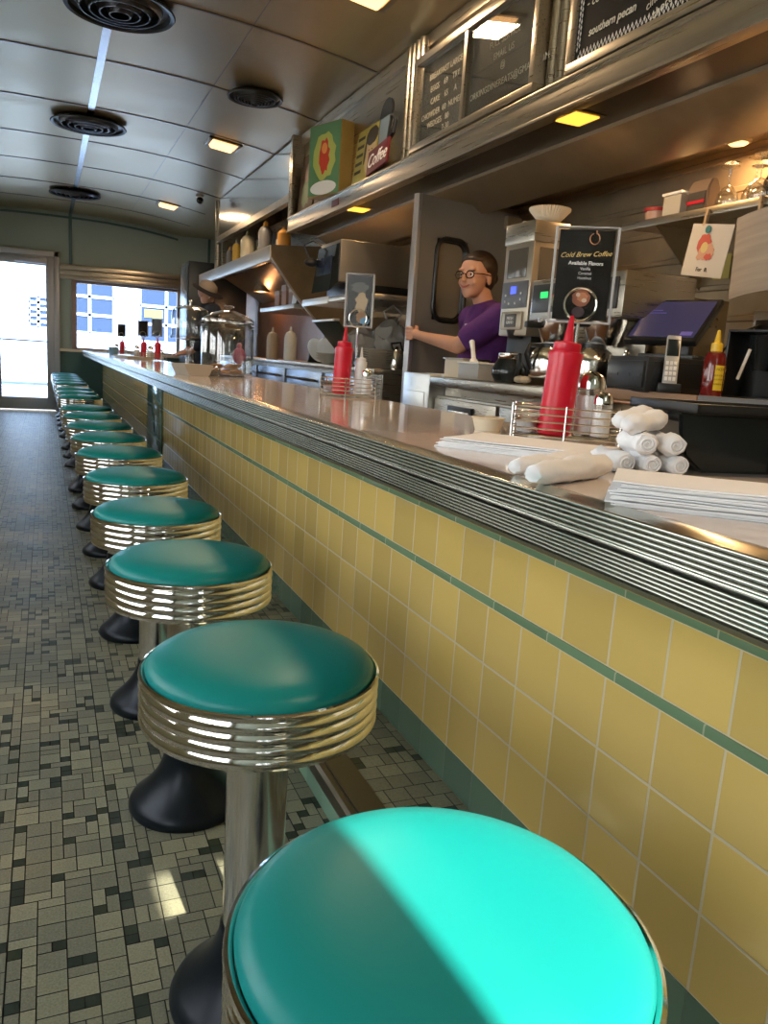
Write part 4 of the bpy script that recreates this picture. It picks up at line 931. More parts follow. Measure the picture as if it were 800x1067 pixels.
for i, (x, y, z, s, nm) in enumerate(((1.80,4.62,ZB,1.0,'crinkled clear plastic bag behind the small menu sign'),(1.95,4.52,ZB+.02,1.15,'large crinkled plastic bag hanging beside the kitchen door edge'))):
    b = NB(); add_sphere(b, (0,0,.11*s), .10*s, (1,.9,1.15), 32, 24)
    for v in b.verts: v.co += Vector([noise.noise(v.co*18+Vector((i*5,k*7,0)))*.03 for k in range(3)])
    zm = min(v.co.z for v in b.verts)
    for v in b.verts: v.co.z -= zm
    t = thing('plastic_bag', nm, 'bag', (x,y,z), 0); obj('bag', b, bagm, t)
    b = NB(); add_box(b, -.05,.05,-.04,.04,.02,.09,.01); obj('contents', b, mat('bag_contents_%s' % 'ab'[i], ((.10,.30,.32),(.5,.26,.12))[i], .6), t)
    if i == 1:
        b = NB(); add_tube(b, [(-.02,0,.24),(-.06,0,.32),(0,0,.36),(.06,0,.32),(.02,0,.24)], .008); obj('bag_handle', b, bagm, t)
t = thing('bowl_stack', 'low pile of beige bowls on the prep line left of the red bottle', 'bowls', (1.82, 5.27, ZB))
for k in range(3):
    b = NB(); add_lathe(b, [(0,0),(.045,0),(.10,.04),(.102,.043),(.094,.041),(.042,.006),(0,.006)], (0,0,.016*k), 28); obj('bowl', b, plt, t)

# ------------------------------------------------------------------ counter-top objects
ZC = .935
def caddy_wire(t, L, W, H, rows=4):
    b = NB()
    def loop(z, r):
        pts = []
        for k in range(40):
            a = 2*PI*k/40; c, s = math.cos(a), math.sin(a)
            pts.append((L/2*abs(c)**.55*math.copysign(1,c), W/2*abs(s)**.55*math.copysign(1,s), z))
        add_tube(b, pts, r, 6, closed=True)
    for k in range(rows+1): loop(.008 + (H-.008)*k/rows, .0017)
    for sx in (-1,1):
        for sy in (-1,1):
            x = L/2*.985*sx; y = W/2*.55*sy
            add_tube(b, [(x,y,0),(x,y,H+.004)], .0022, 6)
    for sy in (-1,1): add_tube(b, [(0,W/2*sy,0),(0,W/2*sy,H+.004)], .0022, 6)
    for k in range(9):
        y = -W/2*.9 + W*.9*k/8; add_tube(b, [(-L/2*.93,y,.008),(L/2*.93,y,.008)], .0012, 5)
    obj('wire_frame', b, wire, t)
def squeeze(name_l, x, y, z, r, h, rz=0, grp=None, tilt=0, m=None):
    m = m or red_p
    t = thing('squeeze_bottle', name_l, 'bottle', (x,y,z), rz, grp); t.rotation_euler = (0,tilt,rz)
    b = NB(); add_lathe(b, [(0,0),(r*.93,0),(r*.98,h*.01),(r,h*.03),(r*1.0,h*.62),(r*1.04,h*.67),(r*1.0,h*.695),(r*.76,h*.70),(0,h*.70)], seg=40); obj('bottle_body', b, m, t)
    b = NB(); add_lathe(b, [(r*.80,h*.695),(r*.82,h*.70),(r*.82,h*.765),(r*.76,h*.775),(r*.30,h*.785),(r*.12,h*.99),(r*.09,h),(0,h)], seg=36); obj('nozzle_cap', b, m, t)
    return t
def shaker(label, x, y, z, r, h, kind):
    t = thing('sugar_shaker' if kind == 'sugar' else 'salt_shaker', label, 'shaker', (x,y,z))
    s8 = 10
    b = NB(); add_lathe(b, [(0,0),(r*.92,0),(r,h*.03),(r*.93,h*.66),(r*.86,h*.74)], seg=s8*2); obj('glass_body', b, glass, t)
    b = NB(); add_lathe(b, [(0,.004),(r*.90,.004),(r*.88,h*.62),(0,h*.62)], seg=s8*2); obj('contents', b, sugar, t)
    b = NB(); add_lathe(b, [(r*.92,h*.72),(r*.96,h*.73),(r*.96,h*.84),(r*.80,h*.93),(r*.35,h*.985),(0,h)], seg=28); obj('metal_cap', b, chrome, t)
    return t
def menu_holder(label, x, y, z, w, h, zlo, rz, zcirc, lean=0):
    t = thing('table_sign', label, 'sign', (x,y,z), rz)
    b = NB(); add_box(b, -w/2, w/2, -.004, .004, zlo, zlo+h, .001); obj('black_card', b, blackboard, t)
    b = NB(); add_box(b, -w/2-.006, w/2+.006, -.0065, -.0045, zlo-.004, zlo+h+.004); add_box(b, -w/2-.006, w/2+.006, .0045, .0065, zlo-.004, zlo+h+.004)
    obj('clear_sleeve', b, pane_mat('sleeve_glass',(.98,.98,.98),.2), t, 0)
    b = NB(); 
    for s in (-1,1): add_box(b, s*(w/2+.006)-.0025, s*(w/2+.006)+.0025, -.008, .008, zlo-.005, zlo+h+.005, .001)
    add_box(b, -w/2-.008, w/2+.008, -.008, .008, zlo-.007, zlo-.003, .001); add_box(b, -w/2-.006, w/2+.006, -.008, .008, zlo+h+.003, zlo+h+.006, .001)
    obj('sleeve_edges', b, mat('clear_edge',(.42,.42,.42),.2), t)
    b = NB(); pts = [(.0+.030*math.sin(2*PI*k/32), -.012, zcirc+.030*math.cos(2*PI*k/32)) for k in range(32)]
    add_tube(b, pts, .0026, 8, closed=True); add_tube(b, [(p[0]*.96,.010,zcirc+(p[2]-zcirc)*.96) for p in pts], .0022, 8, closed=True)
    add_tube(b, [(0,-.004,zcirc-.030),(0,0,.01)], .0028, 8); obj('ring_stand', b, chrome, t)
    return t
# near caddy: centre (.92,1.26), long side about parallel to the picture
ca = math.atan2(-.60,.80)
t = thing('wire_caddy', 'chrome wire caddy around the red bottle and white shaker, nearest the camera', 'caddy', (.925,1.262,ZC), ca)
caddy_wire(t, .205, .13, .062)
def CL(u, v, c=(.925,1.262), a=ca): return (c[0]+u*math.cos(a)-v*math.sin(a), c[1]+u*math.sin(a)+v*math.cos(a))
x, y = CL(-.022,-.020); squeeze('tall red squeeze bottle in the nearest wire caddy, in front of the black sign', x, y, ZC+.010, .0315, .225, tilt=.07)
x, y = CL(.040,.022); shaker('glass sugar shaker full of white sugar right behind the near red bottle', x, y, ZC+.010, .028, .125, 'sugar')
x, y = CL(.064,-.026); shaker('small glass salt shaker with domed chrome cap at the right end of the caddy', x, y, ZC+.010, .019, .088, 'salt')
for i, (u, v, nm) in enumerate(((-.074,-.02,'small clear jelly cup at the left end of the near caddy'),(-.066,.030,'small clear jelly cup behind the other at the left end of the caddy'))):
    x, y = CL(u,v)
    t = thing('jelly_cup', nm, 'cup', (x,y,ZC+.010), 0, 'jelly cups in the near caddy')
    b = NB(); add_lathe(b, [(0,0),(.018,0),(.024,.03),(.026,.032)], seg=20); obj('cup', b, glass_j, t)
    b = NB(); add_lathe(b, [(0,.002),(.017,.002),(.022,.024),(0,.024)], seg=20); obj('contents', b, mat('milky_cup',(.6,.6,.62),.4), t)
x, y = CL(.002,.030)
t = menu_holder('black card sign reading Cold Brew Coffee in a clear holder above the red bottle', x, y, ZC+.008, .102, .165, .222, math.radians(-34), .250)
b = NB(); XX = (1,0,0)
add_text(b, 'Cold Brew Coffee', .0128, (0,-.0068,.342), (1,0,.06), (-.06,0,1), shear=.45, extrude=.0002); obj('script_lettering', b, mat('gold_ink',(.85,.62,.22),.5), t, 0)
b = NB(); add_text(b, 'Available Flavors', .0095, (.002,-.0068,.326), XX, Z, extrude=.0002, offset=.0002)
for k, s in enumerate(('Vanilla','Caramel','Hazelnut')): add_text(b, s, .0072, (.002,-.0068,.316-.0085*k), XX, Z, extrude=.0002)
obj('white_lettering', b, white_p, t, 0)
b = NB(); add_tube(b, [(.014+.009*math.cos(a_), -.0066, .371+.010*math.sin(a_)) for a_ in [PI/2+.3+k*(2*PI-.6)/20 for k in range(21)]]+[(.016,-.0066,.386)], .0010, 6)
def disc(b, x, z, rx, rz, y, mi, n=20, wob=0): b.faces.new([b.verts.new((x+rx*math.cos(2*PI*k/n)*(1+wob*math.sin(k*2.3)), y, z+rz*math.sin(2*PI*k/n))) for k in range(n)]).material_index = mi
obj('copper_drawing', b, copper, t)
b = NB(); disc(b, .0, .262, .017, .016, -.0067, 0, wob=.08); disc(b, .002, .264, .010, .009, -.0069, 1, wob=.2); disc(b,-.006,.268,.004,.004,-.0070,2); disc(b,.006,.258,.005,.004,-.0070,2); disc(b, -.003,.236,.012,.010,-.0067,3)
obj('drink_picture', b, [mat('coffee_print',(.30,.10,.05),.5), mat('orange_brown_print',(.55,.22,.10),.5), mat('cream_print',(.7,.52,.4),.5), mat('plum_print',(.05,.03,.035),.4)], t, 0)
# second caddy
c2 = (.965,2.56); a2 = ca
t = thing('wire_caddy', 'chrome wire caddy with a red bottle between the cookie jar and the near caddy', 'caddy', (*c2,ZC), a2)
caddy_wire(t, .20, .12, .062)
x, y = CL(-.032,-.015,c2,a2); squeeze('red squeeze bottle in the second wire caddy, before the dark green lid', x, y, ZC+.010, .030, .225, tilt=.04)
x, y = CL(.028,.015,c2,a2); squeeze('slim white squeeze bottle in the second wire caddy', x, y, ZC+.010, .020, .16, m=white_p)
x, y = CL(.058,-.01,c2,a2); shaker('salt shaker with chrome cap at the right end of the second caddy', x, y, ZC+.010, .019, .09, 'salt')
x, y = CL(-.078,.0,c2,a2)
t = thing('jelly_cup', 'clear cup at the left end of the second caddy', 'cup', (x,y,ZC+.010)); b = NB(); add_lathe(b, [(0,0),(.018,0),(.024,.03),(.026,.032)], seg=20); obj('cup', b, glass_j, t)
b = NB(); add_lathe(b, [(0,.002),(.017,.002),(.022,.024),(0,.024)], seg=20); obj('contents', b, MATS['milky_cup'], t)
x, y = CL(.008,.02,c2,a2)
t = menu_holder('narrow dark photo card in a clear ring holder above the second caddy', x, y, ZC+.008, .082, .165, .235, math.radians(-30), .258)
b = NB(); disc(b, .008, .31, .020, .035, -.0068, 0, wob=.25); disc(b, 0, .36, .03, .018, -.0068, 2, wob=.3); disc(b, .01, .262, .018, .02, -.0068, 1, wob=.2); disc(b,.022,.25,.016,.012,-.0070,3,wob=.1)
obj('faded_picture', b, [mat('tan_photo',(.45,.36,.24),.6), mat('brown_photo',(.30,.18,.10),.6), mat('grey_photo',(.14,.15,.15),.6), mat('blue_photo',(.12,.28,.45),.5)], t, 0)
t = thing('ramekin', 'small cream bowl of creamers left of the near wire caddy', 'bowl', (.845,1.42,ZC))
b = NB(); add_lathe(b, [(0,0),(.026,0),(.033,.024),(.036,.026),(.033,.028),(.030,.024),(0,.020)], seg=28); obj('dish', b, cream, t)
b = NB(); add_sphere(b, (.005,0,.024), .014, (1.2,1,.5), 14, 8); add_sphere(b, (-.012,.006,.023), .010, (1,1,.5), 14, 8); obj('creamers', b, mat('beige_lump',(.6,.5,.36),.6), t)
# cookie jar (lidded, large)
def big_jar(label, x, y, z, R_, H, stand):
    t = thing('glass_jar' if not stand else 'cake_dome', label, 'jar', (x,y,z))
    z0 = 0
    if stand:
        b = NB(); add_lathe(b, [(0,0),(.09,0),(.092,.008),(.03,.03),(.022,.10),(.03,.185),(R_*1.08,.195),(R_*1.1,.205),(R_*1.08,.210),(0,.205)], seg=48); obj('pedestal_plate', b, glass_j, t); z0 = .21
        b = NB(); add_lathe(b, [(R_*.98,0),(R_,.01),(R_,H*.72),(R_*.9,H*.86),(R_*.5,H*.96),(0,H)], (0,0,z0), 48); obj('dome_cover', b, glass_j, t)
        b = NB(); add_lathe(b, [(0,H-.002),(.008,H-.002),(.007,H+.012),(.014,H+.026),(0,H+.034)], (0,0,z0), 20); obj('knob', b, chrome, t)
    else:
        b = NB(); add_lathe(b, [(0,.003),(R_*.94,.003),(R_*.985,.012),(R_,.03),(R_,H*.80),(R_*.95,H*.86),(R_*.88,H*.90),(R_*.90,H*.93)], seg=64)
        add_lathe(b, [(R_*.87,H*.93),(R_*.84,H*.90),(R_*.91,H*.85),(R_*.965,H*.79),(R_*.965,.03),(R_*.93,.014),(0,.012)], seg=64); obj('jar_wall', b, glass_j, t)
        b = NB(); add_lathe(b, [(R_*.97,H*.925),(R_*.99,H*.935),(R_*.99,H*.96),(R_*.92,H*.99),(R_*.60,H*1.07),(R_*.25,H*1.12),(0,H*1.125)], seg=64)
        for zz in (.80,.85,.90): add_lathe(b, [(R_*1.0,H*zz),(R_*1.015,H*(zz+.01)),(R_*1.0,H*(zz+.02))], seg=64)
        obj('lid', b, glass_j, t)
        b = NB(); add_lathe(b, [(0,H*1.12),(.012,H*1.12),(.010,H*1.14),(.028,H*1.17),(.030,H*1.19),(.018,H*1.21),(0,H*1.215)], seg=8); obj('lid_knob', b, glass_j, t, 20)
        b = NB(); add_lathe(b, [(R_*.90,H*.915),(R_*.93,H*.92),(R_*.93,H*.93),(R_*.90,H*.935)], seg=48); obj('seal_ring', b, chrome_w, t)
    return t
jx, jy = .855, 4.09
big_jar('large clear glass cookie jar with a ribbed lid standing on the counter', jx, jy, ZC, .132, .295, False)
ck = None
for k, (dx, dy, dz, rx, ry) in enumerate(((-.03,-.04,.026,.1,.1),(.04,-.03,.026,-.1,.1),(.0,.05,.026,.0,-.1),(-.05,.02,.048,.3,.1),(.02,.0,.050,-.1,.2),(.05,.03,.052,.2,-.2))):
    if ck is None:
        b = NB(); add_sphere(b, (0,0,0), .038, (1,1,.28), 20, 12)
        for v in b.verts: v.co += v.co.normalized()*noise.noise(v.co*60)*.004
        ck = tag(obj('cookie', b, mat('cookie_brown',(.48,.24,.10),.8)), '', 'cookie', 'cookies at the bottom of the glass jar'); o = ck
    else: o = ck.copy(); C.objects.link(o)
    o.location = (jx+dx, jy+dy, ZC+dz); o.rotation_euler = (rx,ry,k); o['label'] = 'golden brown cookie in the pile at the bottom of the glass jar'
tag(obj('wrapped_treat', (lambda b: (add_sphere(b, (0,0,.04), .038, (.9,.7,1.1), 20, 14), add_sphere(b, (0,0,.09), .014, (1,1,1.2), 12, 8), b)[-1])(NB()), mat('pink_wrapper',(.50,.12,.18),.4,0,scale=60,bump=.8,dist=.01), loc=(jx+.055,jy-.03,ZC+.068)),
    'pink wrapped treat resting on the cookies in the glass jar', 'treat')
big_jar('clear glass cake dome on a pedestal behind the cookie jar', .915, 5.62, ZC, .125, .215, True)
t = thing('napkin_basket', 'small beige paper basket with tongs left of the cookie jar', 'basket', (.66,3.98,ZC), .2)
b = NB(); add_prism(b, [(-.05,0),(.05,0),(.075,.055),(-.075,.055)], 1, -.10, .10, bev=.004); obj('basket', b, mat('beige_card',(.50,.43,.34),.8), t)
b = NB(); add_tube(b, [(.05,-.06,.02),(.09,-.10,.05),(.10,-.11,.035),(.09,-.12,.008)], .004); obj('tongs', b, chrome, t)
# far caddies
def far_set(x, y, lab, sign_h, blue=False, bottle=True):
    t = thing('wire_caddy', 'wire caddy ' + lab, 'caddy', (x,y,ZC), ca, 'far condiment caddies'); caddy_wire(t, .20, .12, .06, 3)
    xx, yy = CL(.03,0,(x,y)); squeeze('red squeeze bottle ' + lab, xx, yy, ZC+.01, .03, .20, grp='far red bottles')
    xx, yy = CL(-.05,.0,(x,y)); shaker('sugar shaker ' + lab, xx, yy, ZC+.01, .03, .12, 'sugar')
    xx, yy = CL(.075,-.0,(x,y)); shaker('salt shaker ' + lab, xx, yy, ZC+.01, .018, .09, 'salt')
    xx, yy = CL(.0,.035,(x,y))
    menu_holder('small dark card on a stand ' + lab, xx, yy, ZC+.008, .085, .15, .22, math.radians(-25), .235)
far_set(.86, 10.6, 'nearest the far window', .2)
far_set(.90, 8.55, 'in the middle of the three far sets', .2)
far_set(.94, 7.75, 'closest of the three far sets, nearest the cake dome', .2)
tag(obj('creamer_tub', (lambda b: (add_lathe(b, [(0,0),(.05,0),(.06,.08),(.062,.09),(0,.09)], seg=24), b)[-1])(NB()), mat('blue_tub',(.20,.42,.62),.3), loc=(.77,10.45,ZC)), 'light blue tub beside the farthest caddy', 'tub')
t = thing('menu_stack', 'flat stack of menus lying beside the far caddies', 'menus', (.77,8.0,ZC), .1)
for k in range(3):
    b = NB(); add_box(b, -.12, .12, -.30, .30, .008*k, .008*k+.007, .001); obj('menu', b, mat('pale_menu',(.50,.46,.40),.5), t, rot=(0,0,.03*k))

# napkin stacks
def napkin_stack(label, cx, cy, ang, L, W, n, th, seed, skew=.0):
    rr = random.Random(seed)
    t = thing('napkin_stack', label, 'napkins', (cx,cy,ZC), ang)
    for k in range(n):
        b = NB(); nx, ny = 14, 10; G = []
        ox, oy, oa = rr.uniform(-.006,.006)+skew*k, rr.uniform(-.005,.005), rr.uniform(-.02,.02)
        for i in range(nx+1):
            row = []
            for j in range(ny+1):
                u = i/nx-.5; v = j/ny-.5
                x_ = u*L + ox; y_ = v*W + oy
                z_ = th*k + .0012*noise.noise(Vector((x_*14,y_*14,k*.35+seed)))*min(1, k/3) 
                if k >= n-2: z_ += .0015*(noise.noise(Vector((x_*9,y_*9,seed+2)))+.6)*(1 if k == n-1 else .4)
                row.append(b.verts.new((x_*math.cos(oa)-y_*math.sin(oa), x_*math.sin(oa)+y_*math.cos(oa), z_+.0003)))
            G.append(row)
        for i in range(nx):
            for j in range(ny): b.faces.new((G[i][j],G[i+1][j],G[i+1][j+1],G[i][j+1]))
        r = bmesh.ops.extrude_face_region(b, geom=b.faces[:]); vs = [q for q in r['geom'] if isinstance(q, bmesh.types.BMVert)]
        bmesh.ops.translate(b, vec=(0,0,th*.80), verts=vs)
        bmesh.ops.recalc_face_normals(b, faces=b.faces[:])
        obj('folded_napkin', b, paper, t, 40)
    return t
napkin_stack('fanned stack of flat white napkins left of the near wire caddy', .700, 1.055, math.atan2(-.80,.60), .24, .155, 7, .0022, 3, .0018)
napkin_stack('thick stack of folded white napkins at the right edge, nearest the camera', .682, .535, math.atan2(-.67,.74), .36, .105, 13, .0019, 5, .0004)
# rolled napkins
def napkin_roll(label, x, y, z, ang, L=.17, r=.019, pitch=0, seed=1):
    t = thing('napkin_roll', label, 'napkin roll', (x,y,z), 0, 'rolled napkins in the pile'); t.rotation_euler = (0,pitch,ang)
    b = NB(); n = 22; seg = 20; rings = []
    for i in range(n+1):
        s = i/n; rr_ = r*(.55+.45*min(1, s*5))*(1+.10*math.sin(s*9+seed))*(1-.15*max(0,s-.85)/.15)
        rings.append([b.verts.new((-L/2+L*s, rr_*math.cos(2*PI*k/seg)*(1+.22*noise.noise(Vector((s*7,k*.55,seed)))), r*.9+rr_*.88*math.sin(2*PI*k/seg)*(1+.25*noise.noise(Vector((s*8,k*.5,seed+4)))))) for k in range(seg)])
    for a, c in zip(rings, rings[1:]):
        for k in range(seg): b.faces.new((a[k],a[(k+1)%seg],c[(k+1)%seg],c[k]))
    b.faces.new(rings[0][::-1]); b.faces.new(rings[-1]); bmesh.ops.recalc_face_normals(b, faces=b.faces[:])
    obj('rolled_cloth', b, cloth, t, 80)
    b = NB(); pts = []
    for k in range(34):
        a = k*.42; q = r*.16 + r*.62*k/34; pts.append((L/2+.001, q*math.cos(a), r*.9+q*.88*math.sin(a)))
    add_tube(b, pts, .0016, 5); obj('spiral_end', b, cloth, t)
aR = math.atan2(.62,.78)
napkin_roll('white napkin roll lying farthest left, its pointed tip over the counter', .600, .838, ZC, math.atan2(.40,.80), .19, .014, 0, 1)
napkin_roll('white napkin roll lying in front, just above the thick napkin stack', .575, .765, ZC, math.atan2(.42,.80), .19, .0165, 0, 2)
rl = [(.755,.858,0,'bottom row of the pile, left'),(.789,.852,0,'bottom row of the pile, against the black tub'),
      (.748,.860,.027,'second row of the pile, left'),(.784,.850,.027,'second row of the pile, against the black tub'),(.716,.868,0,'beside the front rolls at the left foot of the pile')]
for k, (x, y, z, lab) in enumerate(rl):
    napkin_roll('rolled white napkin, ' + lab, x, y, ZC+z, -PI/2-.22+(.14*math.sin(k*2.1)), .085+.008*math.sin(k), .0158, 0, k+3)
napkin_roll('rolled white napkin lying across the top of the pile, front one', .752, .850, ZC+.055, math.atan2(.30,.80), .09, .0150, -.10, 13)
napkin_roll('rolled white napkin lying across the top of the pile under the tray, rear one', .768, .890, ZC+.058, math.atan2(.34,.80), .095, .0150, -.10, 14)

# black bin and tray beside the napkins
t = thing('black_tub', 'glossy black plastic tub standing on the counter right of the rolled napkins', 'tub', (.812,.848,ZC), math.atan2(-.12,.70))
b = NB()
pf = [(0,.084),(.004,.055),(.016,.022),(.045,.0),(.42,.0),(.45,.02),(.46,.084)]
add_prism(b, pf, 1, 0, .13, bev=.004); obj('tub_body', b, black_g, t)
b = NB(); add_cyl(b, (.17,-.002,.004), (.17,-.002,.082), .012, .016, 16); obj('front_rib', b, black_g, t)
t = thing('black_tray', 'flat black tray with a raised rim lying on the black tub', 'tray', (.820,.812,ZC+.0845), math.atan2(-.12,.70))
b = NB(); add_box(b, -.02, .52, -.012, .16, 0, .006, .002); 
for q in ((-.02,.52,-.012,-.004),(-.02,.52,.152,.16),(-.02,-.012,-.012,.16),(.512,.52,-.012,.16)): add_box(b, q[0], q[1], q[2], q[3], 0, .014, .002)
obj('tray_body', b, black_p, t)

# ------------------------------------------------------------------ people
skin = mat('warm_skin', (.52,.28,.19), .5, 0, sss=.12)
def skin_mesh(joints, edges, name, mats, parent, sub=2, root=0, extra=None, remesh=.006):
    """one continuous surface: tapered volumes along every bone, fused and smoothed"""
    b = bmesh.new()
    def rr(r): return (r[1], r[0]) if isinstance(r, tuple) else (r, r)
    for a, c in edges:
        pa, pc = Vector(joints[a][0]), Vector(joints[c][0]); ra, rc = rr(joints[a][1]), rr(joints[c][1])
        if (isinstance(joints[a][1], tuple) != isinstance(joints[c][1], tuple)):
            if isinstance(joints[a][1], tuple): ra = (min(rc[0]*1.1, ra[0]),)*2
            else: rc = (min(ra[0]*1.1, rc[0]),)*2
        L = (pc-pa).length; n = max(3, int(L/(min(ra[0], rc[0])*.28))+1)
        for k in range(n+1):
            q = k/n; p = pa.lerp(pc, q); rx = ra[0]+(rc[0]-ra[0])*q; ry = ra[1]+(rc[1]-ra[1])*q
            add_sphere(b, p, 1.0, (rx, ry, min(rx, ry)), 20, 12)
    for p, r in joints:
        r = rr(r); add_sphere(b, p, 1.0, (r[0], r[1], min(r)*.9), 20, 12)
    if extra: extra(b)
    me = bpy.data.meshes.new(name); b.to_mesh(me); b.free()
    o = bpy.data.objects.new(name, me); C.objects.link(o)
    q = o.modifiers.new('r','REMESH'); q.mode = 'VOXEL'; q.voxel_size = remesh; q.use_smooth_shade = True
    q2 = o.modifiers.new('sm','SMOOTH'); q2.factor = .5; q2.iterations = 4
    bpy.context.view_layer.update(); dg = bpy.context.evaluated_depsgraph_get()
    m2 = bpy.data.meshes.new_from_object(o.evaluated_get(dg)); bpy.data.objects.remove(o)
    b = bmesh.new(); b.from_mesh(m2); bpy.data.meshes.remove(m2)
    for f in b.faces: f.material_index = 0
    return obj(name, b, mats, parent, 180)
def head_shape(b, c, yaw, pitch=0, s=1.0):
    """a head looking along local +X, turned by yaw about Z"""
    Mh = Matrix.Translation(c) @ Matrix.Rotation(yaw,4,'Z') @ Matrix.Rotation(pitch,4,'Y') @ Matrix.Scale(s,4)
    def S(p, r, sc, rot=None): add_sphere(b, (0,0,0), r, sc, 28, 20, M=None) if False else _S(p, r, sc, rot)
    def _S(p, r, sc, rot=None):
        t = bmesh.new(); bmesh.ops.create_uvsphere(t, u_segments=24, v_segments=16, radius=r)
        merge(b, t, Mh @ Matrix.Translation(p) @ (rot or Matrix()) @ Matrix.Diagonal((*sc,1)))
    S((-.012,0,.030), .098, (1.0,.80,.92)); S((.020,0,-.015), .075, (.95,.86,1.15)); S((.040,0,-.072), .040, (1.0,1.05,.80))
    S((.058,0,-.092), .018, (1,1.2,.8)); S((.093,0,-.012), .014, (1.1,.75,1.5)); S((.100,0,-.025), .012, (1.1,1.1,.8))
    for sd in (-1,1):
        S((.066,.032*sd,-.030), .022, (.7,1,1)); S((-.008,.079*sd,-.010), .020, (.9,.35,1.5)); S((.078,.030*sd,.030), .016, (.6,1.4,.6))
    S((.078,0,-.052), .018, (.8,1.35,.55))
    return Mh
def face_parts(parent, Mh, smile=True, glasses=True):
    ew = mat('eye_white',(.75,.72,.68),.3); ir = mat('dark_iris',(.03,.02,.015),.2); lip = mat('lip',(.42,.12,.10),.45)
    for sd in (-1,1):
        b = NB(); add_sphere(b, Mh @ Vector((.072,.031*sd,.006)), .0115); obj('eye', b, ew, parent)
        b = NB(); add_sphere(b, Mh @ Vector((.0800,.031*sd,.006)), .0060); obj('iris', b, ir, parent)
        b = NB(); add_tube(b, [Mh @ Vector((.083-.006*abs(q),.031*sd+.018*q,.026-.004*q*q)) for q in (-1,-.5,0,.5,1)], .003, 6); obj('eyebrow', b, mat('dark_brow',(.03,.018,.012),.8), parent)
    b = NB(); add_tube(b, [Mh @ Vector((.0925-.010*q*q,.027*q,-.055+.012*q*q)) for q in (-1,-.6,-.2,.2,.6,1)], [.002,.004,.005,.005,.004,.002], 8); obj('mouth', b, lip, parent)
    if glasses:
        gmz = mat('dark_brown_frames',(.02,.012,.01),.25); b = NB()
        for sd in (-1,1):
            add_tube(b, [Mh @ Vector((.098-.006*abs(math.cos(a)),.033*sd+.024*math.cos(a),.003+.018*math.sin(a))) for a in [2*PI*k/20 for k in range(20)]], .0028, 6, closed=True)
            add_tube(b, [Mh @ Vector((.092,.056*sd,.008)), Mh @ Vector((.05,.080*sd,.010)), Mh @ Vector((-.01,.086*sd,.008))], .0026, 6)
        add_tube(b, [Mh @ Vector((.100,-.011,.006)), Mh @ Vector((.103,0,.009)), Mh @ Vector((.100,.011,.006))], .0026, 6)
        obj('glasses', b, gmz, parent)
# woman in purple: stands behind the worktable, faces the left wall (-X), hand on the door edge
W = Vector((2.02,3.60,0))
t = thing('person', 'person in a purple t-shirt and glasses with hair tied back, holding the kitchen door edge', 'person', W)
def w(x, y, z): return (x-W.x, y-W.y, z)
hc = Vector(w(1.995,3.60,1.508)); hyaw = PI + .42
sh_l = w(2.06,3.42,1.315); el_l = w(1.885,3.52,1.165); wr_l = w(1.865,3.86,1.205); ha_l = w(1.845,3.96,1.222)
sh_r = w(2.08,3.76,1.315); el_r = w(2.16,3.84,1.06); wr_r = w(2.06,3.82,.86); ha_r = w(2.03,3.80,.78)
J = [(w(2.08,3.60,.93),(.150,.115)),(w(2.08,3.60,1.05),(.140,.110)),(w(2.08,3.595,1.20),(.150,.115)),(w(2.075,3.595,1.31),(.115,.085)),(w(2.055,3.60,1.38),.052),(w(2.03,3.60,1.44),.050),
     (sh_l,.058),(el_l,.042),(wr_l,.027),(ha_l,(.030,.024)),(sh_r,.058),(el_r,.042),(wr_r,.027),(ha_r,(.034,.02)),
     (w(2.08,3.51,.86),.095),(w(2.08,3.51,.46),.060),(w(2.09,3.51,.09),.040),(w(1.97,3.50,.04),.036),(w(2.08,3.69,.86),.095),(w(2.08,3.69,.46),.060),(w(2.09,3.69,.09),.040),(w(1.97,3.70,.04),.036)]
Eg = [(0,1),(1,2),(2,3),(3,4),(4,5),(3,6),(6,7),(7,8),(8,9),(3,10),(10,11),(11,12),(12,13),(0,14),(14,15),(15,16),(16,17),(0,18),(18,19),(19,20),(20,21)]
def fingers_l(b):
    global MhW
    MhW = head_shape(b, hc, hyaw, 0, 1.0)
    base = Vector(ha_l)
    for k in range(4):   # four fingers stacked down the door edge, curled round its far face
        z = .030 - .019*k; L = (1.0,1.08,1.0,.82)[k]
        p = [base+Vector((-.012,-.01,z*.9)), base+Vector((-.030,.026*L,z)), base+Vector((-.024,.052*L,z-.002)), base+Vector((-.004,.066*L,z-.004))]
        add_tube(b, p, [.0105,.0100,.0090,.0072], 10)
        add_sphere(b, p[-1], .0074, u=10, v=8)
    p = [base+Vector((.006,-.012,.020)), base+Vector((.016,.006,.036)), base+Vector((.012,.024,.040))]
    add_tube(b, p, [.012,.011,.008], 10); add_sphere(b, p[-1], .0082, u=10, v=8)
    base = Vector(ha_r)
    for k in range(4):
        y = -.027+.018*k; L = (.82,1.0,1.06,.95)[k]
        p = [base+Vector((0,y,.0)), base+Vector((-.004,y,-.035*L)), base+Vector((-.016,y,-.062*L)), base+Vector((-.030,y,-.078*L))]
        add_tube(b, p, [.010,.0095,.0085,.007], 10)
    p = [base+Vector((-.012,-.02,.02)), base+Vector((-.034,-.028,-.005)), base+Vector((-.042,-.026,-.028))]
    add_tube(b, p, [.011,.010,.008], 10)
skin_mesh(J, Eg, 'body', skin, t, 2, 0, fingers_l, .0045)
face_parts(t, MhW)
def grow(J_, Eg_, name, m, sub=2, rm=.007, extra=None): return skin_mesh(J_, Eg_, name, m, t, sub, 0, extra, rm)
mid = lambda a, c, s: tuple(a[i]+(c[i]-a[i])*s for i in range(3))
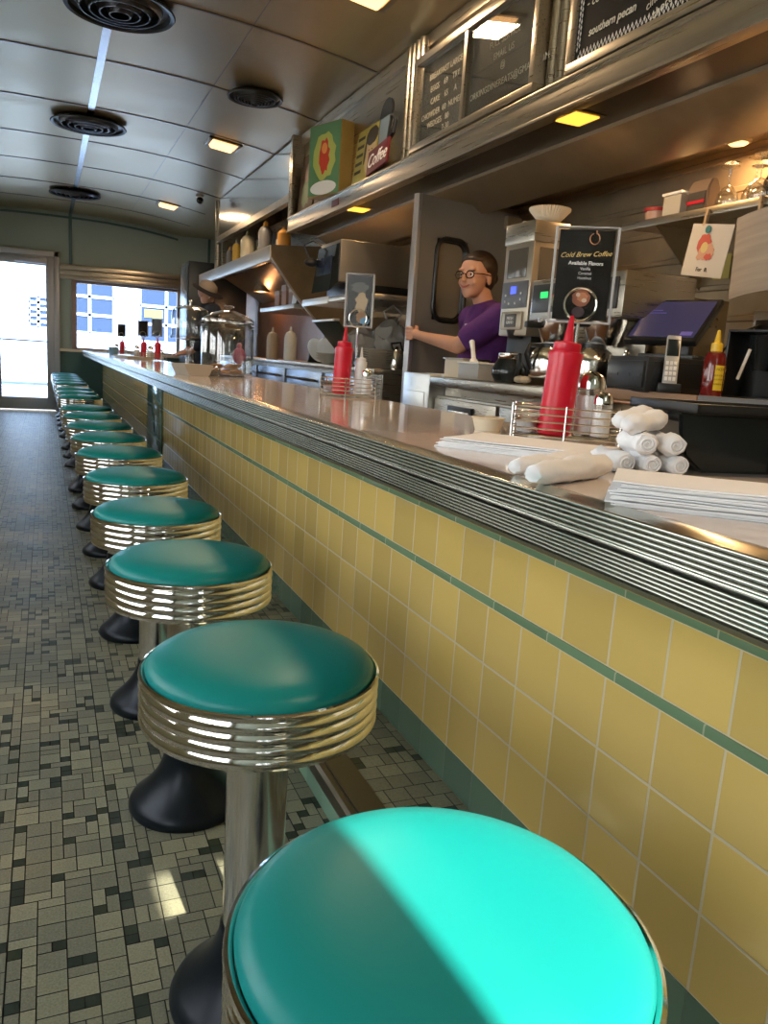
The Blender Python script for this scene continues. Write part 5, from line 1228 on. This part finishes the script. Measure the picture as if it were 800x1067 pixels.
Js = [(J[0][0][:2]+(.90,),(.168,.130)),(J[1][0],(.160,.128)),(J[2][0],(.166,.132)),(J[3][0],(.130,.098)),(w(2.06,3.60,1.362),.062),
      (sh_l,.071),(mid(sh_l,el_l,.72),.066),(sh_r,.071),(mid(sh_r,el_r,.6),.066)]
grow(Js, [(0,1),(1,2),(2,3),(3,4),(3,5),(5,6),(3,7),(7,8)], 'purple_shirt', mat('purple_cotton',(.085,.018,.15),.85,0,scale=14,bump=.5,dist=.02))
b = NB(); add_box(b, w(1.925,0,0)[0]-.004, w(1.925,0,0)[0]+.0, w(0,3.50,0)[1], w(0,3.54,0)[1], 1.235, 1.275, .001); obj('shirt_logo', b, mat('pale_logo',(.5,.45,.55),.7), t)
Jp = [(w(2.08,3.60,.93),(.158,.122)),(w(2.08,3.51,.85),.108),(w(2.08,3.51,.46),.075),(w(2.09,3.51,.11),.058),(w(2.08,3.69,.85),.108),(w(2.08,3.69,.46),.075),(w(2.09,3.69,.11),.058)]
grow(Jp, [(0,1),(1,2),(2,3),(0,4),(4,5),(5,6)], 'dark_trousers', mat('black_trousers',(.02,.02,.025),.8))
hair = mat('dark_brown_hair', (.028,.016,.010), .5, 0, scale=90, stretch=(1,1,.2), bump=.6, dist=.003)
b = NB()
def hs_(p, r, sc):
    tt = bmesh.new(); bmesh.ops.create_uvsphere(tt, u_segments=28, v_segments=20, radius=r); merge(b, tt, MhW @ Matrix.Translation(p) @ Matrix.Diagonal((*sc,1)))
hs_((-.030,0,.048), .100, (.98,.87,.88)); hs_((-.045,0,.0), .082, (.80,.98,1.0)); hs_((-.125,0,.010), .038, (1,1.1,1.0)); hs_((.008,0,.080), .060, (1.08,1.15,.56))
obj('tied_back_hair', b, hair, t, 180)
for sd in (-.09,.09):
    b = NB(); add_sphere(b, w(1.99,3.60+sd,.045), .045, (2.2,1,.9)); obj('shoe', b, black_p, t)
# cook in a cap by the grill
Kp = Vector((1.56,8.45,0))
t = thing('person', 'person in a dark brimmed cap and navy top behind the cake dome, head bent', 'person', Kp)
def w(x, y, z): return (x, y, z)
hc2 = Vector((-.03,-.03,1.62))
J2 = [((0,0,.95),(.15,.11)),((0,0,1.12),(.15,.11)),((0,0,1.30),(.16,.12)),((0,0,1.42),(.12,.085)),((-.01,-.01,1.50),.055),((-.02,-.02,1.56),.052),
      ((.02,.19,1.42),.055),((-.04,.24,1.14),.042),((-.20,.14,1.00),.028),((-.27,.11,.98),(.034,.022)),
      ((.02,-.19,1.42),.055),((-.04,-.24,1.14),.042),((-.20,-.14,1.00),.028),((-.27,-.11,.98),(.034,.022)),
      ((0,.09,.86),.10),((0,.10,.46),.065),((0,.10,.09),.042),((-.11,.10,.04),.036),((0,-.09,.86),.10),((0,-.10,.46),.065),((0,-.10,.09),.042),((-.11,-.10,.04),.036)]
J2 = [((Vector(a)*1.03)[:], r) for a, r in J2]
def extra2(b):
    global MhC
    MhC = head_shape(b, hc2, -.9, .45, 1.02)
    for sy_ in (1,-1):
        base = Vector((-.29,.112*sy_,1.005))
        for k in range(4): add_tube(b, [base+Vector((0,(-.03+.02*k),0)), base+Vector((-.04,(-.03+.02*k),-.005)), base+Vector((-.06,(-.03+.02*k),-.03))], [.010,.009,.007], 8)
        add_tube(b, [base+Vector((.01,-.03*sy_,0)), base+Vector((-.01,-.055*sy_,-.01)), base+Vector((-.03,-.06*sy_,-.02))], [.011,.010,.008], 8)
skin_mesh(J2, Eg, 'body', skin, t, 2, 0, extra2, .007)
face_parts(t, MhC, glasses=False)
Js2 = [(J2[0][0],(.17,.13)),(J2[1][0],(.165,.128)),(J2[2][0],(.175,.135)),(J2[3][0],(.135,.10)),(J2[4][0],.066),(J2[6][0],.072),(J2[7][0],.058),(mid(J2[7][0],J2[8][0],.6),.05),(J2[10][0],.072),(J2[11][0],.058),(mid(J2[11][0],J2[12][0],.6),.05)]
navy = mat('navy_cotton',(.012,.016,.03),.85)
grow(Js2, [(0,1),(1,2),(2,3),(3,4),(3,5),(5,6),(6,7),(3,8),(8,9),(9,10)], 'navy_shirt', navy)
Jp2 = [(J2[0][0],(.16,.12)),(J2[14][0],.112),(J2[15][0],.078),(J2[16][0],.06),(J2[18][0],.112),(J2[19][0],.078),(J2[20][0],.06)]
grow(Jp2, [(0,1),(1,2),(2,3),(0,4),(4,5),(5,6)], 'dark_trousers', navy)
b = NB()
def lp(prof, p, sc=(1,1,1)):
    tt = bmesh.new(); add_lathe(tt, prof, seg=32); merge(b, tt, MhC @ Matrix.Translation(p) @ Matrix.Diagonal((*sc,1)))
lp([(.098,0),(.100,.03),(.085,.07),(.05,.092),(0,.098)], (-.012,0,.045), (1.02,.88,1)); hat = obj('cap_crown', b, mat('beige_felt',(.26,.21,.17),.8), t, 60)
b = NB(); lp([(.085,.012),(.125,.006),(.16,-.004),(.162,0),(.125,.012),(.085,.020)], (0,0,.045), (1.05,.95,1)); obj('brim', b, mat('black_felt',(.015,.015,.02),.8), hat, 60)
for sd in (-.10,.10):
    b = NB(); add_sphere(b, (-.06,sd,.045), .045, (2.2,1,.9)); obj('shoe', b, black_p, t)

# ------------------------------------------------------------------ outdoors
b = NB(); add_box(b, -60, 60, -60, 90, -.35, -.15); tag(obj('street', b, mat('pale_concrete',(.62,.60,.57),.8), smooth=0), 'pale sunlit pavement and street outside the glass door', 'street', kind='structure')
t = thing('building', 'white building with gridded blue-grey windows across the street', 'building', (0, 27, -.15))
FY = 0.0
b = NB(); add_box(b, -9, 12, FY, FY+6, 0, 6.5); obj('facade', b, mat('white_stucco',(.82,.82,.80),.7), t)
fg = mat('blue_grey_glass',(.035,.05,.085),.5); fw = mat('white_mullion',(.85,.85,.85),.6)
for (x0, x1, z0, z1) in ((.55,2.0,1.5,4.3),(2.78,4.45,1.35,4.2),(6.6,8.6,.95,4.1),(-.48,.08,1.55,2.5)):
    b = NB(); add_box(b, x0, x1, FY-.03, FY+.02, z0, z1); wn = obj('window', b, fg, t, 0)
    b = NB(); n = 5
    for k in range(n+1): z = z0+(z1-z0)*k/n; add_box(b, x0, x1, FY-.07, FY-.03, z-.045, z+.045)
    for k in range(3): x = x0+(x1-x0)*k/2; add_box(b, x-.045, x+.045, FY-.07, FY-.03, z0, z1)
    obj('glazing_bars', b, fw, wn, 0)
    if 2 < x0 < 5:
        b = NB(); add_box(b, x0+.15, (x0+x1)/2-.12, FY-.06, FY-.035, 2.13, 2.38); obj('yellow_sign', b, mat('yellow_sign',(.85,.75,.05),.6), wn, 0)
b = NB(); add_box(b, 2.35, 3.6, -.9, -.2, 0, .85, .05); tag(obj('parked_trailer', b, mat('pale_lilac_paint',(.55,.55,.68),.4), loc=(0,24,-.15)), 'pale low box parked before the building beyond the window', 'trailer')
t = thing('street_chair', 'tan folding chair lying outside on the pavement beyond the door', 'chair', (-.65,19.0,-.15))
b = NB(); add_tube(b, [(-.5,0,.2),(0,0,.32),(.5,0,.38)], .06); add_tube(b, [(-.5,0,.2),(-.5,0,.0)], .02); add_tube(b, [(.4,0,.37),(.4,0,.0)], .02); obj('seat', b, mat('tan_canvas',(.5,.33,.22),.8), t)
for i, (y, h, nm) in enumerate(((16.0,.42,'low white rail outside the door, the nearer of two'),(19.5,.75,'low white rail outside the door, the farther of two'))):
    b = NB(); add_box(b, -3, 2.2, 0, .06, h-.05, h, .004); 
    for x in (-2.8,-1.2,.4,2.0): add_box(b, x, x+.05, .0, .05, 0, h-.05)
    tag(obj('street_rail', b, mat('grey_rail',(.40,.42,.42),.5), loc=(0,y,-.15)), nm, 'rail', 'rails outside the door')

# ------------------------------------------------------------------ light
wd = bpy.data.worlds.new('world'); bpy.context.scene.world = wd; wd.use_nodes = True
nt = wd.node_tree; bg = nt.nodes['Background']
tc = nt.nodes.new('ShaderNodeTexCoord'); sx = nt.nodes.new('ShaderNodeSeparateXYZ'); cr = nt.nodes.new('ShaderNodeValToRGB')
nt.links.new(tc.outputs['Generated'], sx.inputs[0]); nt.links.new(sx.outputs['Z'], cr.inputs[0])
cr.color_ramp.elements[0].position = 0.0; cr.color_ramp.elements[0].color = (1.0,.96,.88,1)
cr.color_ramp.elements[1].position = .6; cr.color_ramp.elements[1].color = (.80,.86,.98,1)
nt.links.new(cr.outputs[0], bg.inputs['Color']); bg.inputs['Strength'].default_value = 4.2
sl = bpy.data.lights.new('sun', 'SUN'); sl.energy = 15; sl.angle = math.radians(.6); sl.color = (1.0,.93,.80)
so = bpy.data.objects.new('sun', sl); C.objects.link(so)
so.rotation_euler = Vector((-.09,1.0,-.90)).to_track_quat('-Z','Y').to_euler()
so.location = (0,-5,6)

sc = bpy.context.scene
sc.view_settings.view_transform = 'Standard'; sc.view_settings.look = 'None'; sc.view_settings.gamma = 1.0
sc.view_settings.use_curve_mapping = False; sc.view_settings.exposure = 0.5
sc.cycles.max_bounces = 10; sc.cycles.glossy_bounces = 5; sc.cycles.transparent_max_bounces = 24; sc.cycles.diffuse_bounces = 4
sc.cycles.sample_clamp_indirect = 6
